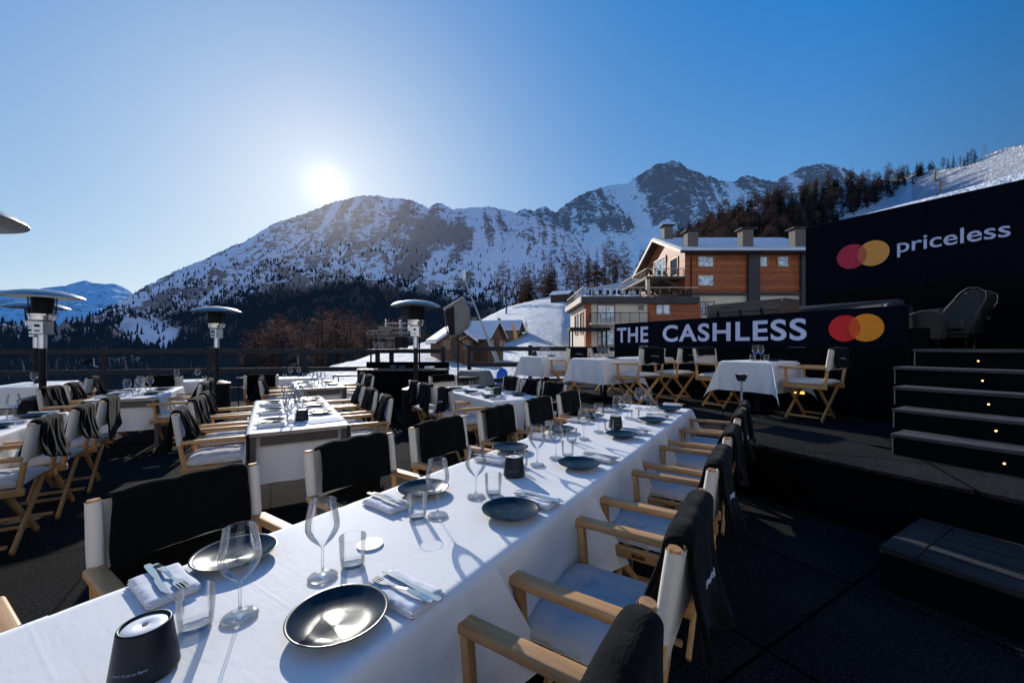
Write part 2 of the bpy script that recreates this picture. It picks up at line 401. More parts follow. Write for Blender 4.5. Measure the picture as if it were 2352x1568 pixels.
def SB(px, w):
    SB.g = 0.0
    k = sst((px - 420) / 300.0); Dr = DB(px)
    ks = [(0, 13, 1106 - 86 * k), (.05, 40, 1000 - 60 * k), (.14, 150, 935 - 82 * k), (.26, 420, 880 - 45 * k)]
    rp = lerpk(RB, px)
    if w <= .26:
        for (a, d0, p0), (b, d1, p1) in zip(ks, ks[1:]):
            if w <= b + 1e-9: f = (w - a) / (b - a); D = d0 + (d1 - d0) * f; py = p0 + (p1 - p0) * f; break
        u = 0
    elif w <= 1.0:
        u = (w - .26) / .74; D = 420 + (Dr - 420) * u; p0 = 880 - 45 * k; py = p0 + (rp - p0) * u ** .92
    else:
        u = 1; D = Dr + (w - 1) * 4000; py = rp + (w - 1) * 260
    v = atD(px, py, D)
    if D > 60:
        q = Vector((v.x, v.y, 0)) / 420.0
        q2 = Vector((v.x * .9 + v.y * .4, v.y * .35, v.z * .5)) / 140.0
        amp = (4 * u * (1 - u)) ** .8
        gu = gul(v.x, u, 105.0); SB.g = gu
        v.z += (ridged(q, 7) - 1.15) * 95 * amp + gu * 30 * amp + (ridged(q2, 6) - 1.1) * 26 * (amp * .8 + .1 * min(1, D / 2400)) + fractal(q * 9, 4) * 5 * min(1, D / 1500) + (ridged(q * 14, 5) - 1) * 7 * sst((u - .15) * 2)
        if D < 500: v.z += fractal(Vector((v.x, v.y, 3)) / 60, 5) * 3.0 * min(1, D / 200)
    return v
def pyof(v): return HY - (v.z - H) * F / v.y
def aB(px, w, v):
    py = pyof(v)
    e = exp(-((px - 1010) / 95.0) ** 2 - ((py - 535) / 42.0) ** 2)
    e2 = exp(-((px - 880) / 80.0) ** 2 - ((py - 560) / 40.0) ** 2)
    bias = -.34 * e - .16 * e2 - .36 * (SB.g if w < 1.0 else 0) + .05
    bias += .30 * exp(-((px - 1140) / 90.0) ** 2 - ((py - 590) / 55.0) ** 2)
    bias += .6 * exp(-((px - 345) / 80.0) ** 2 - ((py - 770) / 38.0) ** 2)
    bias -= .10 * sst((620 - py) / 120.0) * sst((1000 - px) / 200)
    LF = lerpk(LBK, px)
    nz = noise.noise(Vector((v.x, v.y, 0)) / 130.0) + .5 * noise.noise(Vector((v.x, v.y, 7)) / 40.0)
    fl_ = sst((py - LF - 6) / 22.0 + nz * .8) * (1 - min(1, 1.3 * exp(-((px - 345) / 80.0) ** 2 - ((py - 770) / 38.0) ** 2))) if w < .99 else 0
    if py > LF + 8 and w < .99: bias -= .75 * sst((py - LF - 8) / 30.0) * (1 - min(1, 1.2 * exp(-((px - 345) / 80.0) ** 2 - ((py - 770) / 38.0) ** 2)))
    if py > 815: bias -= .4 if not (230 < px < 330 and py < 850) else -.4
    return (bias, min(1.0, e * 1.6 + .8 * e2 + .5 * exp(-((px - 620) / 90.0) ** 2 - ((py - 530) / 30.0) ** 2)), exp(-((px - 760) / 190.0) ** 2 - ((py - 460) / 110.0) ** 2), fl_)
def SC(px, w):
    SC.g = 0.0
    rp = lerpk(RC, px)
    if w <= 1: u = w; D = 1900 + 2500 * u; py = 730 + (rp - 730) * u ** 1.15
    else: u = 1; D = 4400 + (w - 1) * 6000; py = rp + (w - 1) * 260
    v = atD(px, py, D); q = Vector((v.x + 900, v.y, 0)) / 700.0; q2 = Vector((v.x, v.y * .4, v.z * .6)) / 210.0
    amp = (4 * u * (1 - u)) ** .7 * sst((u - .25) / .3)
    SC.g = gul(v.x, u, 240.0); v.z += (ridged(q, 8) - 1.15) * 190 * amp + SC.g * 70 * amp + (ridged(q2, 7) - 1.1) * 60 * (amp + .10 * sst((u - .4) * 3)) + fractal(q * 8, 4) * 12 * sst((u - .3) * 3) + (ridged(q * 15, 5) - 1) * 15 * sst((u - .4) * 2)
    return v
def aC(px, w, v):
    py = pyof(v)
    b = .04 - .42 * SC.g + .60 * sst((py - 500 - .10 * abs(px - 1400)) / 70.0) - .06
    b += .28 * exp(-((px - 1700) / 70.0) ** 2 - ((py - 470) / 50.0) ** 2)
    return (b, .25 * exp(-((px - 1500) / 120.0) ** 2 - ((py - 420) / 30.0) ** 2), 0, 0)
def SA(px, w):
    rp = lerpk(RA, px)
    if w <= 1: u = w; D = 5200 + 5000 * u; py = 830 + (rp - 830) * u
    else: u = 1; D = 10200 + (w - 1) * 12000; py = rp + (w - 1) * 200
    v = atD(px, py, D); q = Vector((v.x, v.y, 9)) / 1600.0; amp = (4 * u * (1 - u)) ** .7
    v.z += (ridged(q, 7) - 1.1) * 260 * amp * sst(u * 2) + fractal(q * 5, 5) * 30 * u
    return v
def aA(px, w, v):
    return (.05 - .9 * sst((.5 - w) / .2), 0, 0, 0)
# let the mountain materials read the two vertex attributes
for k in ('mtnA', 'mtnB', 'mtnC'):
    nt = M[k].node_tree
    a = N(nt, 'ShaderNodeAttribute', attribute_name='bias'); b = N(nt, 'ShaderNodeAttribute', attribute_name='brown')
    sub = [n for n in nt.nodes if n.type == 'MATH' and n.operation == 'SUBTRACT' and n.inputs[1].default_value > 1][0]
    src = sub.inputs[0].links[0].from_socket
    nt.links.new(math_n(nt, 'ADD', src, a.outputs['Fac']), sub.inputs[0])
    mx = [n for n in nt.nodes if n.type == 'MIX'][0]; rk = mx.inputs[6].links[0].from_socket
    nt.links.new(mixc(nt, b.outputs['Fac'], rk, (.36, .20, .125)), mx.inputs[6])
    ms = [n for n in nt.nodes if n.type == 'MIX_SHADER'][0]; ou = [n for n in nt.nodes if n.type == 'OUTPUT_MATERIAL'][0]
    va = N(nt, 'ShaderNodeAttribute', attribute_name='painted_sun_haze'); ve = N(nt, 'ShaderNodeEmission'); ve.inputs[0].default_value = (.74, .70, .70, 1)  # glow painted onto the ridge for the bright haze round the sun
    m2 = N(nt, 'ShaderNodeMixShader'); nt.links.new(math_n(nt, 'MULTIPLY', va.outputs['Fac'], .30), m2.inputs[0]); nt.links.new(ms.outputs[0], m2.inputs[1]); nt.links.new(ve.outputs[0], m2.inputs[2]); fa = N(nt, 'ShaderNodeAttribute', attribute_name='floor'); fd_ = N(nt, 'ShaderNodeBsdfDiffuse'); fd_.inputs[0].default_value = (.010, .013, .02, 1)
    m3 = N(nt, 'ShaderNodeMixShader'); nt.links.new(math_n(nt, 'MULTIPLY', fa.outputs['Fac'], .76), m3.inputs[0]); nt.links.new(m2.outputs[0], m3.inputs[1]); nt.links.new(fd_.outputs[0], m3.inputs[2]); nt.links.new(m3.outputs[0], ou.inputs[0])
wsB = [0, .02, .05, .08, .11, .14, .17, .2, .23] + [.26 + .74 * i / 210 for i in range(211)] + [1.02, 1.08, 1.2]
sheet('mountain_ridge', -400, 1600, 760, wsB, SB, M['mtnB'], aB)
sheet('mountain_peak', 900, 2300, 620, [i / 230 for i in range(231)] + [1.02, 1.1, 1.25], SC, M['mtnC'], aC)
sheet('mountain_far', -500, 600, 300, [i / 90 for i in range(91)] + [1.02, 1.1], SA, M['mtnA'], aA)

# snow field behind the terrace
KD = [(600, 22), (700, 30), (740, 35), (850, 55), (950, 85), (1000, 105), (1060, 135), (1110, 160), (1160, 185), (1215, 195), (1700, 200), (2900, 200)]
KP = [(600, 905), (700, 868), (740, 848), (850, 815), (950, 793), (1000, 778), (1060, 755), (1110, 732), (1160, 706), (1215, 692), (1300, 672), (1440, 645), (1700, 612), (2900, 600)]
KS = [(600, 14), (700, 15), (950, 18), (1060, 40), (1110, 58), (1160, 62), (1215, 52), (1290, 60), (1350, 85), (2900, 88)]
def zE(px, D):
    Dr = lerpk(KD, px); zr = H + (HY - lerpk(KP, px)) / F * Dr; Ds = lerpk(KS, px)
    zn = -.45 - 1.6 * sst((800 - px) / 200.0)
    q_ = max(0.0, min(1.0, (D - Ds) / (Dr - Ds))); z = zn + (zr - zn) * (.72 * q_ + .28 * sst(q_))
    if D > Dr: z -= (D - Dr) * .5
    X = (px - CX) / F * D
    z += fractal(Vector((X, D, 0)) / 9.0, 5) * .28 * min(1, D / 30.0) + fractal(Vector((X, D, 5)) / 2.2, 4) * .07
    return z
def SE(px, w):
    Dr = lerpk(KD, px); D = 11.6 * ((Dr * 1.12) / 11.6) ** w
    return Vector(((px - CX) / F * D, D, zE(px, D)))
sheet('snow_field', 640, 2900, 420, [i / 170 for i in range(171)], SE, M['snow'])
def on_snow(px, D): return Vector(((px - CX) / F * D, D, zE(px, D)))

# hillside with the larch wood and the ski piste
KR = [(1380, 700), (1460, 640), (1560, 562), (1640, 512), (1800, 458), (1900, 432), (2000, 414), (2060, 407), (2110, 398), (2150, 392), (2210, 380), (2245, 372), (2262, 358), (2290, 348), (2320, 338), (2352, 332), (2500, 300), (2900, 270)]
def SH(px, w):
    v = SH0(px, w); t = sst((px - 1960) / 130.0)
    if t > 0:
        k = (px - CX) / F; e = (v.z - H) / v.y; D2 = min(900, 150.0 / max(.12, .75 * k + .125 - e)); D = v.y + (D2 - v.y) * t
        v = Vector((k * D, D, H + e * D))
    return v
def SH0(px, w):
    rp = lerpk(KR, px); Dr = lerpk([(1380, 200), (1600, 300), (2200, 390), (2900, 420)], px)
    p0 = 745
    if w <= 1: D = 92 + (Dr - 92) * w; py = p0 + (rp - p0) * w ** .75
    else: D = Dr + (w - 1) * 300; py = rp + (w - 1) * 160
    v = atD(px, py, D); q = Vector((v.x, v.y, 0))
    v.z += fractal(q / 45, 5) * 2.2 * min(1, w * 3) * (1 - .6 * w) + fractal(q / 7, 4) * .3
    return v
sheet('snowy_hill', 1380, 2900, 330, [i / 160 for i in range(161)] + [1.03, 1.15, 1.4], SH, M['snow'])

# unseen snow slope added behind the viewer, bouncing sunlight onto everything facing it
def behind(u, v):
    a = R(178 + 184 * u); r = 30 + 205 * v; z = -4 + 152 * v ** 1.05 + fractal(Vector((cos(a) * r, sin(a) * r, 2)) / 60, 5) * 9 * min(1, v * 4)
    return Vector((cos(a) * r, sin(a) * r, z))
b = MB(); b.grid(behind, 90, 40); b.obj('unseen_bounce_slope', M['snow'], None, 'all', False, kind='structure')
# ------------------------------------------------------------------ trees
def crown_mesh(kind, h, r, seed):
    g = random.Random(seed); b = MB(); bm = b.bm
    def tri(a, c, d): bm.faces.new([bm.verts.new(x) for x in (a, c, d)])
    layers = 17 if kind == 'spruce' else 19
    for i in range(layers):
        f = (i + g.random() * .6) / layers; z = h * (.10 if kind == 'spruce' else .2) + h * f * (.88 if kind == 'spruce' else .78)
        Rr = r * (1 - f) ** .85 * g.uniform(.65, 1.12) + .12
        if kind == 'larch': Rr = r * (sin(pi * min(1, f * .85 + .18)) ** .8) * g.uniform(.55, 1.15)
        for k in range(g.randint(6, 9)):
            a = g.random() * 2 * pi; L = Rr * g.uniform(.6, 1.15); dr = g.uniform(-.35, -.1) * L if kind == 'spruce' else g.uniform(.0, .35) * L
            dx, dy = cos(a), sin(a); p0 = Vector((0, 0, z)); p1 = Vector((dx * L, dy * L, z + dr)); side = Vector((-dy, dx, 0))
            if kind == 'spruce':
                m_ = p0.lerp(p1, .5)
                tri(p0, m_ + side * L * .2, p1); tri(p0, p1, m_ - side * L * .2)
                for q in range(3):
                    s_ = p0.lerp(p1, .35 + .22 * q); tri(s_, s_ + side * L * .18 * (1 if q % 2 else -1) + Vector((0, 0, -L * .3)), p0.lerp(p1, .55 + .22 * q))
            else:
                tri(p0 + side * .05, p0 - side * .05, p1)
                for q in range(9):
                    s_ = p0.lerp(p1, g.uniform(.25, 1)); o_ = side * g.uniform(-.5, .5) * L * .55 + Vector((dx, dy, 0)) * .2 * L + Vector((0, 0, g.uniform(-.3, .35) * L * .6))
                    w_ = Vector((g.uniform(-1, 1), g.uniform(-1, 1), g.uniform(-1, 1))).normalized() * .17
                    tri(s_, s_ + o_, s_ + o_ * .6 + w_)
    return b.mesh('crown', M[kind], normals=False)
def trunk_mesh(h, r, seed):
    g = random.Random(seed); b = MB(); x = g.uniform(-.1, .1)
    b.tube([(0, 0, -1.0), (x * .3, 0, h * .3), (x, .05, h * .65), (x * .5, 0, h)], [r, r * .75, r * .45, r * .08], 6); return b.mesh('trunk', M['bark'])
TP = {}
for kind, name, n in (('spruce', 'spruce_tree', 4), ('larch', 'larch_tree', 4)):
    TP[kind] = [(name, trunk_mesh(14, .22, 50 + i), crown_mesh(kind, 14, (2.5 if kind == 'spruce' else 2.9) * (.85 + .12 * i), 20 + i)) for i in range(n)]
def tree(kind, loc, s, lab, group, wx=1.0):
    name, tm, cm = rnd.choice(TP[kind]); e = empty(name, loc, rnd.random() * 6.28, lab, 'tree', group); e.scale = (s * wx, s * wx, s)
    link('trunk', tm, e); link('crown', cm, e); return e
# wood above the chalet: the trees that show largest as things, the rest behind them as one mass
def hill_spot(wlo, whi):
    while True:
        px = rnd.uniform(1430, 2170); w = wlo + (whi - wlo) * rnd.random(); v = SH(px, w); py = pyof(v)
        if py > 640 or px > 2165 - (py - 385) * 1.75 + rnd.uniform(-15, 10): continue
        if px > 1900 and py > 470 and rnd.random() < .5: continue
        return px, v
for i in range(330):
    px, v = hill_spot(.12, .8)
    kd = 'larch' if i % 5 < 2 else 'spruce'
    s = rnd.uniform(.75, 1.3) * (.8 if px > 2050 else 1)
    tree(kd, v, s, 'brown bare larch in the wood on the hill above the chalet' if kd == 'larch' else 'dark spruce in the wood on the hill above the chalet', 'larches in the hillside wood' if kd == 'larch' else 'spruces in the hillside wood', 1.12)
def hillside_mass():
    vs = []; fs = []
    base = {}
    for kind in ('larch', 'spruce'):
        base[kind] = [([v.co.copy() for v in cm.vertices], [tuple(p.vertices) for p in cm.polygons]) for _, _, cm in TP[kind]]
    for kind, mt, n in (('larch', 'larch', 230), ('spruce', 'spruce', 420)):
        vs = []; fs = []
        for i in range(n):
            px, v = hill_spot(.3, 1.0); s_ = rnd.uniform(.8, 1.3) * (.75 if px > 2050 else 1); a = rnd.random() * 6.28; ca, sa = cos(a) * s_ * 1.2, sin(a) * s_ * 1.2
            V, Fc = rnd.choice(base[kind]); b0 = len(vs)
            vs.extend([(v.x + c.x * ca - c.y * sa, v.y + c.x * sa + c.y * ca, v.z + c.z * s_) for c in V]); fs.extend([tuple(q + b0 for q in f) for f in Fc])
        me = bpy.data.meshes.new('hillside_wood'); me.from_pydata(vs, [], fs); me.materials.append(M[mt])
        link('hillside_wood', me, lab='dense %s trees filling the back of the hillside wood' % ('brown larch' if kind == 'larch' else 'dark spruce'), cat='wood', kind='stuff')
hillside_mass()
for i, px in enumerate((2166, 2178, 2190, 2206, 2215, 2222, 2232, 2240)):
    tree('spruce' if i % 3 else 'larch', SH(px, .99), rnd.uniform(.5, .85), 'dark tree in the sparse clump beside the ski piste near the skyline', 'trees beside the piste')
# open larches left of the chalet
for i in range(46):
    px = rnd.uniform(1180, 1455); D = rnd.uniform(196, 214)
    tree('larch' if rnd.random() < .75 else 'spruce', on_snow(px, D), rnd.uniform(1.15, 1.9), 'tall thin larch on the snowy rise left of the chalet', 'larches left of the chalet', .75)
tree('larch', on_snow(1155, 176), 1.6, 'broad brown larch at the foot of the snowy rise beside the blue post', None, .95)
v = on_snow(1208, 82); tree('spruce', v, .30, 'small green fir standing alone on the open snow slope', None, 1.2)
v = on_snow(1098, 62); e = tree('spruce', v, .30, 'bushy dark pine behind the two snow roofed cabins', None, 1.5)
# brown larches in the valley below the fence
for i in range(78):
    px = 555 + 400 * ((i * .618) % 1.0) + rnd.uniform(-8, 8); w = rnd.uniform(.11, .2)
    v = SB(px, w)
    tree('larch', v, rnd.uniform(1.25, 1.85), 'reddish brown larch rising from the valley behind the terrace fence', 'brown larches behind the fence', .95)
for i in range(9):
    px = 950 + 130 * rnd.random(); w = rnd.uniform(.13, .17)
    tree('larch', SB(px, w), rnd.uniform(.9, 1.3), 'reddish brown larch behind the snow roofed cabins', 'brown larches behind the cabins', 1.2)

# far conifer forest on the mountain: one mass
def far_forest():
    LB = [(-400, 800), (0, 790), (200, 752), (300, 728), (450, 700), (560, 672), (640, 640), (700, 640), (800, 632), (900, 640), (1000, 662), (1150, 690), (1400, 700)]
    g = random.Random(3); vs = []; fs = []
    n = 0
    for _ in range(90000):
        px = g.uniform(-380, 1500); w = .1 + .88 * g.random()
        v = SB(px, w); py = pyof(v)
        if v.y < 120: continue
        L = lerpk(LB, px); nz = noise.noise(Vector((v.x, v.y, 0)) / 130.0) + .5 * noise.noise(Vector((v.x, v.y, 7)) / 40.0)
        d = 1.0 if py > L else max(0.0, 1 - (L - py) / 80.0) * .34 + .018
        if py > L + 20: d = 1.0 if nz > -.55 else .2
        else: d *= sst((nz + .45) / .7) * 1.3
        if ((px - 345) / 85.0) ** 2 + ((py - 770) / 38.0) ** 2 < 1 + nz * .8: d *= .06
        if 225 < px < 330 and 825 < py < 852: d *= .1
        if px > 545 and v.y < 440: d *= .05
        if g.random() > d: continue
        h = g.uniform(11, 21) * (1.0 if v.y > 600 else .85); r = h * g.uniform(.17, .24); k = 5; b0 = len(vs); a0 = g.random() * 6
        jit = [g.uniform(.65, 1.25) for _ in range(2 * k)]
        for q in range(k): vs.append((v.x + r * jit[q] * cos(a0 + q * 2 * pi / k), v.y + r * jit[q] * sin(a0 + q * 2 * pi / k), v.z + h * .08))
        vs.append((v.x, v.y, v.z + h * .62))
        for q in range(k): fs.append((b0 + q, b0 + (q + 1) % k, b0 + k))
        b1 = len(vs)
        for q in range(k): vs.append((v.x + r * .62 * jit[k + q] * cos(a0 + .6 + q * 2 * pi / k), v.y + r * .62 * jit[k + q] * sin(a0 + .6 + q * 2 * pi / k), v.z + h * .42))
        vs.append((v.x, v.y, v.z + h))
        for q in range(k): fs.append((b1 + q, b1 + (q + 1) % k, b1 + k))
        n += 1
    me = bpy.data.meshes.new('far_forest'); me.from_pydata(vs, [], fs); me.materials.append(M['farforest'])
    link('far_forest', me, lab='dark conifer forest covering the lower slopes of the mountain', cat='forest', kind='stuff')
far_forest()

# ================================================================== CHALET
m, nt, out = newmat('orange_timber_cladding'); o = tc(nt)
sx = N(nt, 'ShaderNodeSeparateXYZ'); nt.links.new(o, sx.inputs[0])
ln = math_n(nt, 'FRACT', math_n(nt, 'MULTIPLY', sx.outputs[2], 4.2))
gap = ramp(nt, ln, [(0, (.12, .12, .12)), (.1, (1, 1, 1)), (.93, (.9, .9, .9)), (1, (.12, .12, .12))])
row = N(nt, 'ShaderNodeTexWhiteNoise', noise_dimensions='1D'); nt.links.new(math_n(nt, 'FLOOR', math_n(nt, 'MULTIPLY', sx.outputs[2], 4.2)), row.inputs['W'])
f = noise_n(nt, mapping(nt, o, (.35, .35, 4)), 3, 6, .7)
c = ramp(nt, math_n(nt, 'ADD', f, math_n(nt, 'MULTIPLY_ADD', row.outputs[0], .25, -.12)), [(.25, (.12, .026, .006)), (.5, (.38, .085, .015)), (.8, (.60, .20, .042))])
bsdf(nt, out, mixc(nt, 1.0, c, gap, 'MULTIPLY'), .55, 0, bump(nt, ln, .4, .02)); M['cladding'] = m
M['plaster'] = simple('cream_plaster', (.68, .60, .45), .85, var=.06, nscale=.6)
M['dstone'] = simple('dark_render', (.055, .05, .046), .8, nscale=.8)
M['greybrown'] = simple('greige_chimney_render', (.14, .12, .095), .85)
M['cabinwood'] = wood('weathered_cabin_board', (.09, .045, .025), (.20, .11, .065), .1, .8, 2)
M['winframe'] = simple('orange_window_frame', (.36, .13, .035), .5)
M['darkbeam'] = simple('dark_brown_beam', (.06, .035, .022), .7)
M['palebeam'] = simple('pale_larch_verge', (.55, .42, .32), .6)
m, nt, out = newmat('pane_painted_reflection'); o = tc(nt)
bsdf(nt, out, ramp(nt, noise_n(nt, o, .8, 6, .6, 1.5), [(.35, (.2, .27, .3)), (.5, (.5, .62, .68)), (.62, (.8, .9, .95))]), .15, 0, None, .8); M['pane'] = m  # pale mottling painted into the glass colour as reflected snow slopes
m, nt, out = newmat('dark_pane'); bsdf(nt, out, (.03, .035, .04), .08, 0, None, .8); M['darkpane'] = m
cr = empty('chalet', (34, 66, 0), 0, 'large orange timber chalet with snowy roof, four chimneys and balconies on the slope', 'chalet')
OX, OY = 34, 66
def cb(name, m, boxes, parent=cr, bev=0.0):
    b = MB()
    for x0, x1, y0, y1, z0, z1 in boxes: b.box(((x0 + x1) / 2 - OX, (y0 + y1) / 2 - OY, (z0 + z1) / 2), (x1 - x0, y1 - y0, z1 - z0), None, bev)
    return b.obj(name, m, parent)
X0, X1, Y0, Y1 = 25.9, 46.5, 60.0, 80.0
cb('timber_wall', M['cladding'], [(X0, X1, Y0, Y1, 9.4, 15.5)])
cb('plaster_wall', M['plaster'], [(X0 + .4, X1 - .1, Y0 + .15, Y1 - .1, -2, 9.05)])
cb('floor_band', M['dstone'], [(X0 - .1, X1 + .1, Y0 - .35, Y1, 9.05, 9.4)])
cb('corner_post', M['cladding'], [(X0, X0 + .9, Y0 + .05, Y0 + .5, -2, 9.05)])
# gable wall under the roof, facing left
b = MB(); b.prism([(X0 - OX + .05, Y0 - OY, 15.5), (X0 - OX + .05, 70.3 - OY, 19.6), (X0 - OX + .05, Y1 - OY, 15.5)], (X1 - X0 - .1, 0, 0)); b.obj('gable_wall', M['cladding'], cr)
# roof with its snow
def roofslab(zo, th, x0, x1, y0, yr, y1, ze, zr):
    b = MB()
    prof = [(y0, ze), (yr, zr), (y1, ze), (y1, ze + th), (yr, zr + th), (y0, ze + th)]
    b.prism([(x0 - OX, y - OY, z + zo) for y, z in prof], (x1 - x0, 0, 0)); return b
rf = roofslab(0, .30, 24.75, 47.5, 58.6, 70.3, 81.9, 15.15, 19.85).obj('roof', M['darkbeam'], cr)
roofslab(.31, .34, 24.85, 47.4, 58.75, 70.3, 81.8, 15.2, 19.85).obj('roof_snow', M['roofsnow'], rf)
b = MB()
b.beam((24.65 - OX, 58.5 - OY, 15.3), (24.65 - OX, 70.3 - OY, 20.05), .18, .5); b.beam((24.65 - OX, 82 - OY, 15.3), (24.65 - OX, 70.3 - OY, 20.05), .18, .5); b.obj('verge_board', M['palebeam'], rf)
b = MB(); b.beam((24.75 - OX, 58.5 - OY, 15.15), (47.5 - OX, 58.5 - OY, 15.15), .16, .2); b.obj('gutter', M['blackm'], rf)
for px, D, w, zt in ((1532, 69, 1.45, 21.9), (1587, 60.8, 1.6, 18.6), (1712, 60.8, 1.6, 18.9), (1831, 60.8, 1.6, 19.0)):
    x = (px - CX) / F * D; c = cb('chimney', M['greybrown'], [(x - w / 2, x + w / 2, D - .7, D + .7, 15.6, zt)])
    cb('chimney_cap', M['dstone'], [(x - w / 2 - .35, x + w / 2 + .35, D - 1, D + 1, zt + .12, zt + .27)], c)
    cb('chimney_vent', M['darkbeam'], [(x - w / 2 + .15, x + w / 2 - .15, D - .5, D + .5, zt, zt + .12)], c)
def pc(cx, dx, z0, z1): cb('pilaster', M['dstone'], [(cx - dx, cx + dx, Y0 - .55, Y0, z0, z1)])
pc(36.0, .85, 3, 15.2); pc(43.9, .85, 3, 15.2)
def window(x0, x1, z0, z1, y, fr=.22, panes=1, fm='winframe', pm='pane', face='front'):
    b = MB()
    if face == 'front':
        for a, c_, d, e in ((x0 - fr, x1 + fr, z1, z1 + fr), (x0 - fr, x1 + fr, z0 - fr, z0), (x0 - fr, x0, z0, z1), (x1, x1 + fr, z0, z1)):
            b.box(((a + c_) / 2 - OX, y - .06 - OY, (d + e) / 2), (c_ - a, .16, e - d))
        for i in range(1, panes): xx = x0 + (x1 - x0) * i / panes; b.box((xx - OX, y - .05 - OY, (z0 + z1) / 2), (fr * .7, .14, z1 - z0 - .004))
        f = b.obj('window', M[fm], cr); cb('pane', M[pm], [(x0 + .002, x1 - .002, y - .03, y - .01, z0 + .002, z1 - .002)], f)
    else:
        for a, c_, d, e in ((x0 - fr, x1 + fr, z1, z1 + fr), (x0 - fr, x1 + fr, z0 - fr, z0), (x0 - fr, x0, z0, z1), (x1, x1 + fr, z0, z1)):
            b.box((y - .06 - OX, (a + c_) / 2 - OY, (d + e) / 2), (.16, c_ - a, e - d))
        f = b.obj('window', M[fm], cr); cb('pane', M[pm], [(y - .03, y - .01, x0 + .002, x1 - .002, z0 + .002, z1 - .002)], f)
def wx(cpx, D=60.0): return ((cpx / 1.8667 + 1300) * .91875 - CX) / F * D
def wz(cpy, D=60.0): return H + (HY - (350 + cpy / 1.8667) * .91875) / F * D
for a, b_, c_, d_ in ((832, 901, 544, 590), (832, 901, 632, 678), (1097, 1152, 545, 589), (1202, 1250, 545, 589)):
    window(wx(a), wx(b_), wz(d_), wz(c_), Y0)
window(wx(830), wx(905), wz(815), wz(758), Y0 + .15, .15, 2)
window(62.5, 65.2, 12.7, 15.3, X0, .2, face='side', pm='darkpane'); window(67.5, 72.5, 12.6, 16.5, X0, .25, face='side', pm='pane')
# upper balcony on the left side
def rail(parent, pts, z, h, dens=.9, top='palebeam'):
    b = MB(); k = MB()
    for (xa, ya), (xb, yb) in zip(pts, pts[1:]):
        b.beam((xa - OX, ya - OY, z + h), (xb - OX, yb - OY, z + h), .14, .10)
        n = max(1, int(hypot(xb - xa, yb - ya) / dens))
        for i in range(n + 1):
            x = xa + (xb - xa) * i / n; y = ya + (yb - ya) * i / n; k.box((x - OX, y - OY, z + h / 2), (.07, .07, h))
        for hh in (.25, .5, .75): k.beam((xa - OX, ya - OY, z + h * hh), (xb - OX, yb - OY, z + h * hh), .03, .03)
    r = b.obj('railing', M[top], parent); k.obj('baluster', M['darkbeam'], r)
bal = cb('balcony', M['darkbeam'], [(20.2, X0, 60.2, 74, 11.55, 11.95)])
rail(bal, [(25.8, 60.3), (20.25, 60.3), (20.25, 74)], 11.95, 1.15)
cb('balcony_post', M['palebeam'], [(20.25, 20.75, 60.3, 60.7, 8.3, 11.55)])
for i in range(5): b = MB(); b.beam((25.9 - OX, 61 + i * 2.6 - OY, 10.2), (23.2 - OX, 61 + i * 2.6 - OY, 11.5), .25, .3); b.obj('bracket', M['darkbeam'], cr)
# lower extension with the roof terrace
E0, E1, F0, F1 = 10.3, 25.9, 56.0, 71.0
cb('extension_wall', M['plaster'], [(E0 + .05, E1 + .4, F0 + .1, F1, -2, 7.35)])
cb('corner_timber', M['cladding'], [(E0, wx(333, 56), F0, F0 + 1.4, -2, 7.35)]); cb('timber_wall', M['cladding'], [(wx(596, 56), E1 + .5, F0, F0 + .6, 3.2, 7.35)])
cb('terrace_slab', M['dstone'], [(E0 - .7, E1, F0 - .8, F1 + .5, 7.35, 8.25)])
cb('terrace_fascia', M['palebeam'], [(E0 - .85, E0 - .705, F0 - .8, F1 + .5, 7.5, 8.3)])
tr = cb('roof_terrace', M['greybrown'], [(E0 - .5, E1, F0 - .6, F1, 8.252, 8.30)])
rail(tr, [(25.8, 55.4), (9.8, 55.4), (9.8, 71)], 8.3, 1.25, 1.3)
window(wx(365, 56), wx(440, 56), wz(850, 56), wz(772, 56), F0 + .1, .14, 2)
window(wx(551, 56), wx(577, 56), wz(795, 56), wz(768, 56), F0 + .1, .12, 1, 'plaster', 'darkpane')
window(wx(636, 56), wx(697, 56), wz(812, 56), wz(770, 56), F0, .14, 2)
window(wx(365, 56), wx(438, 56), wz(955, 56), wz(885, 56), F0 + .1, .14, 2)
window(58.0, 60.2, 3.4, 6.3, E0 + .05, .2, face='side', fm='winframe', pm='darkpane'); window(62.6, 65.4, 3.4, 6.3, E0 + .05, .2, face='side', pm='darkpane')
lb = cb('lower_balcony', M['plaster'], [(wx(328, 55), wx(600, 55), 54.6, 56.0, wz(862, 55), wz(853, 55))])
rail(lb, [(wx(600, 55), 54.7), (wx(330, 55), 54.7), (wx(330, 55), 56)], wz(853, 55), 1.35, 1.3, 'blackm')
lb2 = cb('ground_balcony', M['plaster'], [(wx(780), wx(1100), 58.6, 60.1, wz(832), wz(822))])
rail(lb2, [(wx(1090), 58.7), (wx(800), 58.7)], wz(822), 1.1, .5, 'blackm')
b = MB()
for x in (E0 - 2.3, E0 + 2.2): b.box((x - OX, 53 - OY, 1.6), (.18, .18, 4.2)); b.box((x - OX, 55.6 - OY, 1.6), (.18, .18, 4.2))
b.box((E0 - OX, 54.3 - OY, 3.7), (5.3, 3, .45)); b.obj('canopy', M['blackm'], cr)
b = MB(); b.tube([(X0 + .9 - OX, Y0 - .12 - OY, -1), (X0 + .9 - OX, Y0 - .12 - OY, 15)], .08, 6); b.obj('downpipe', M['blackm'], cr)
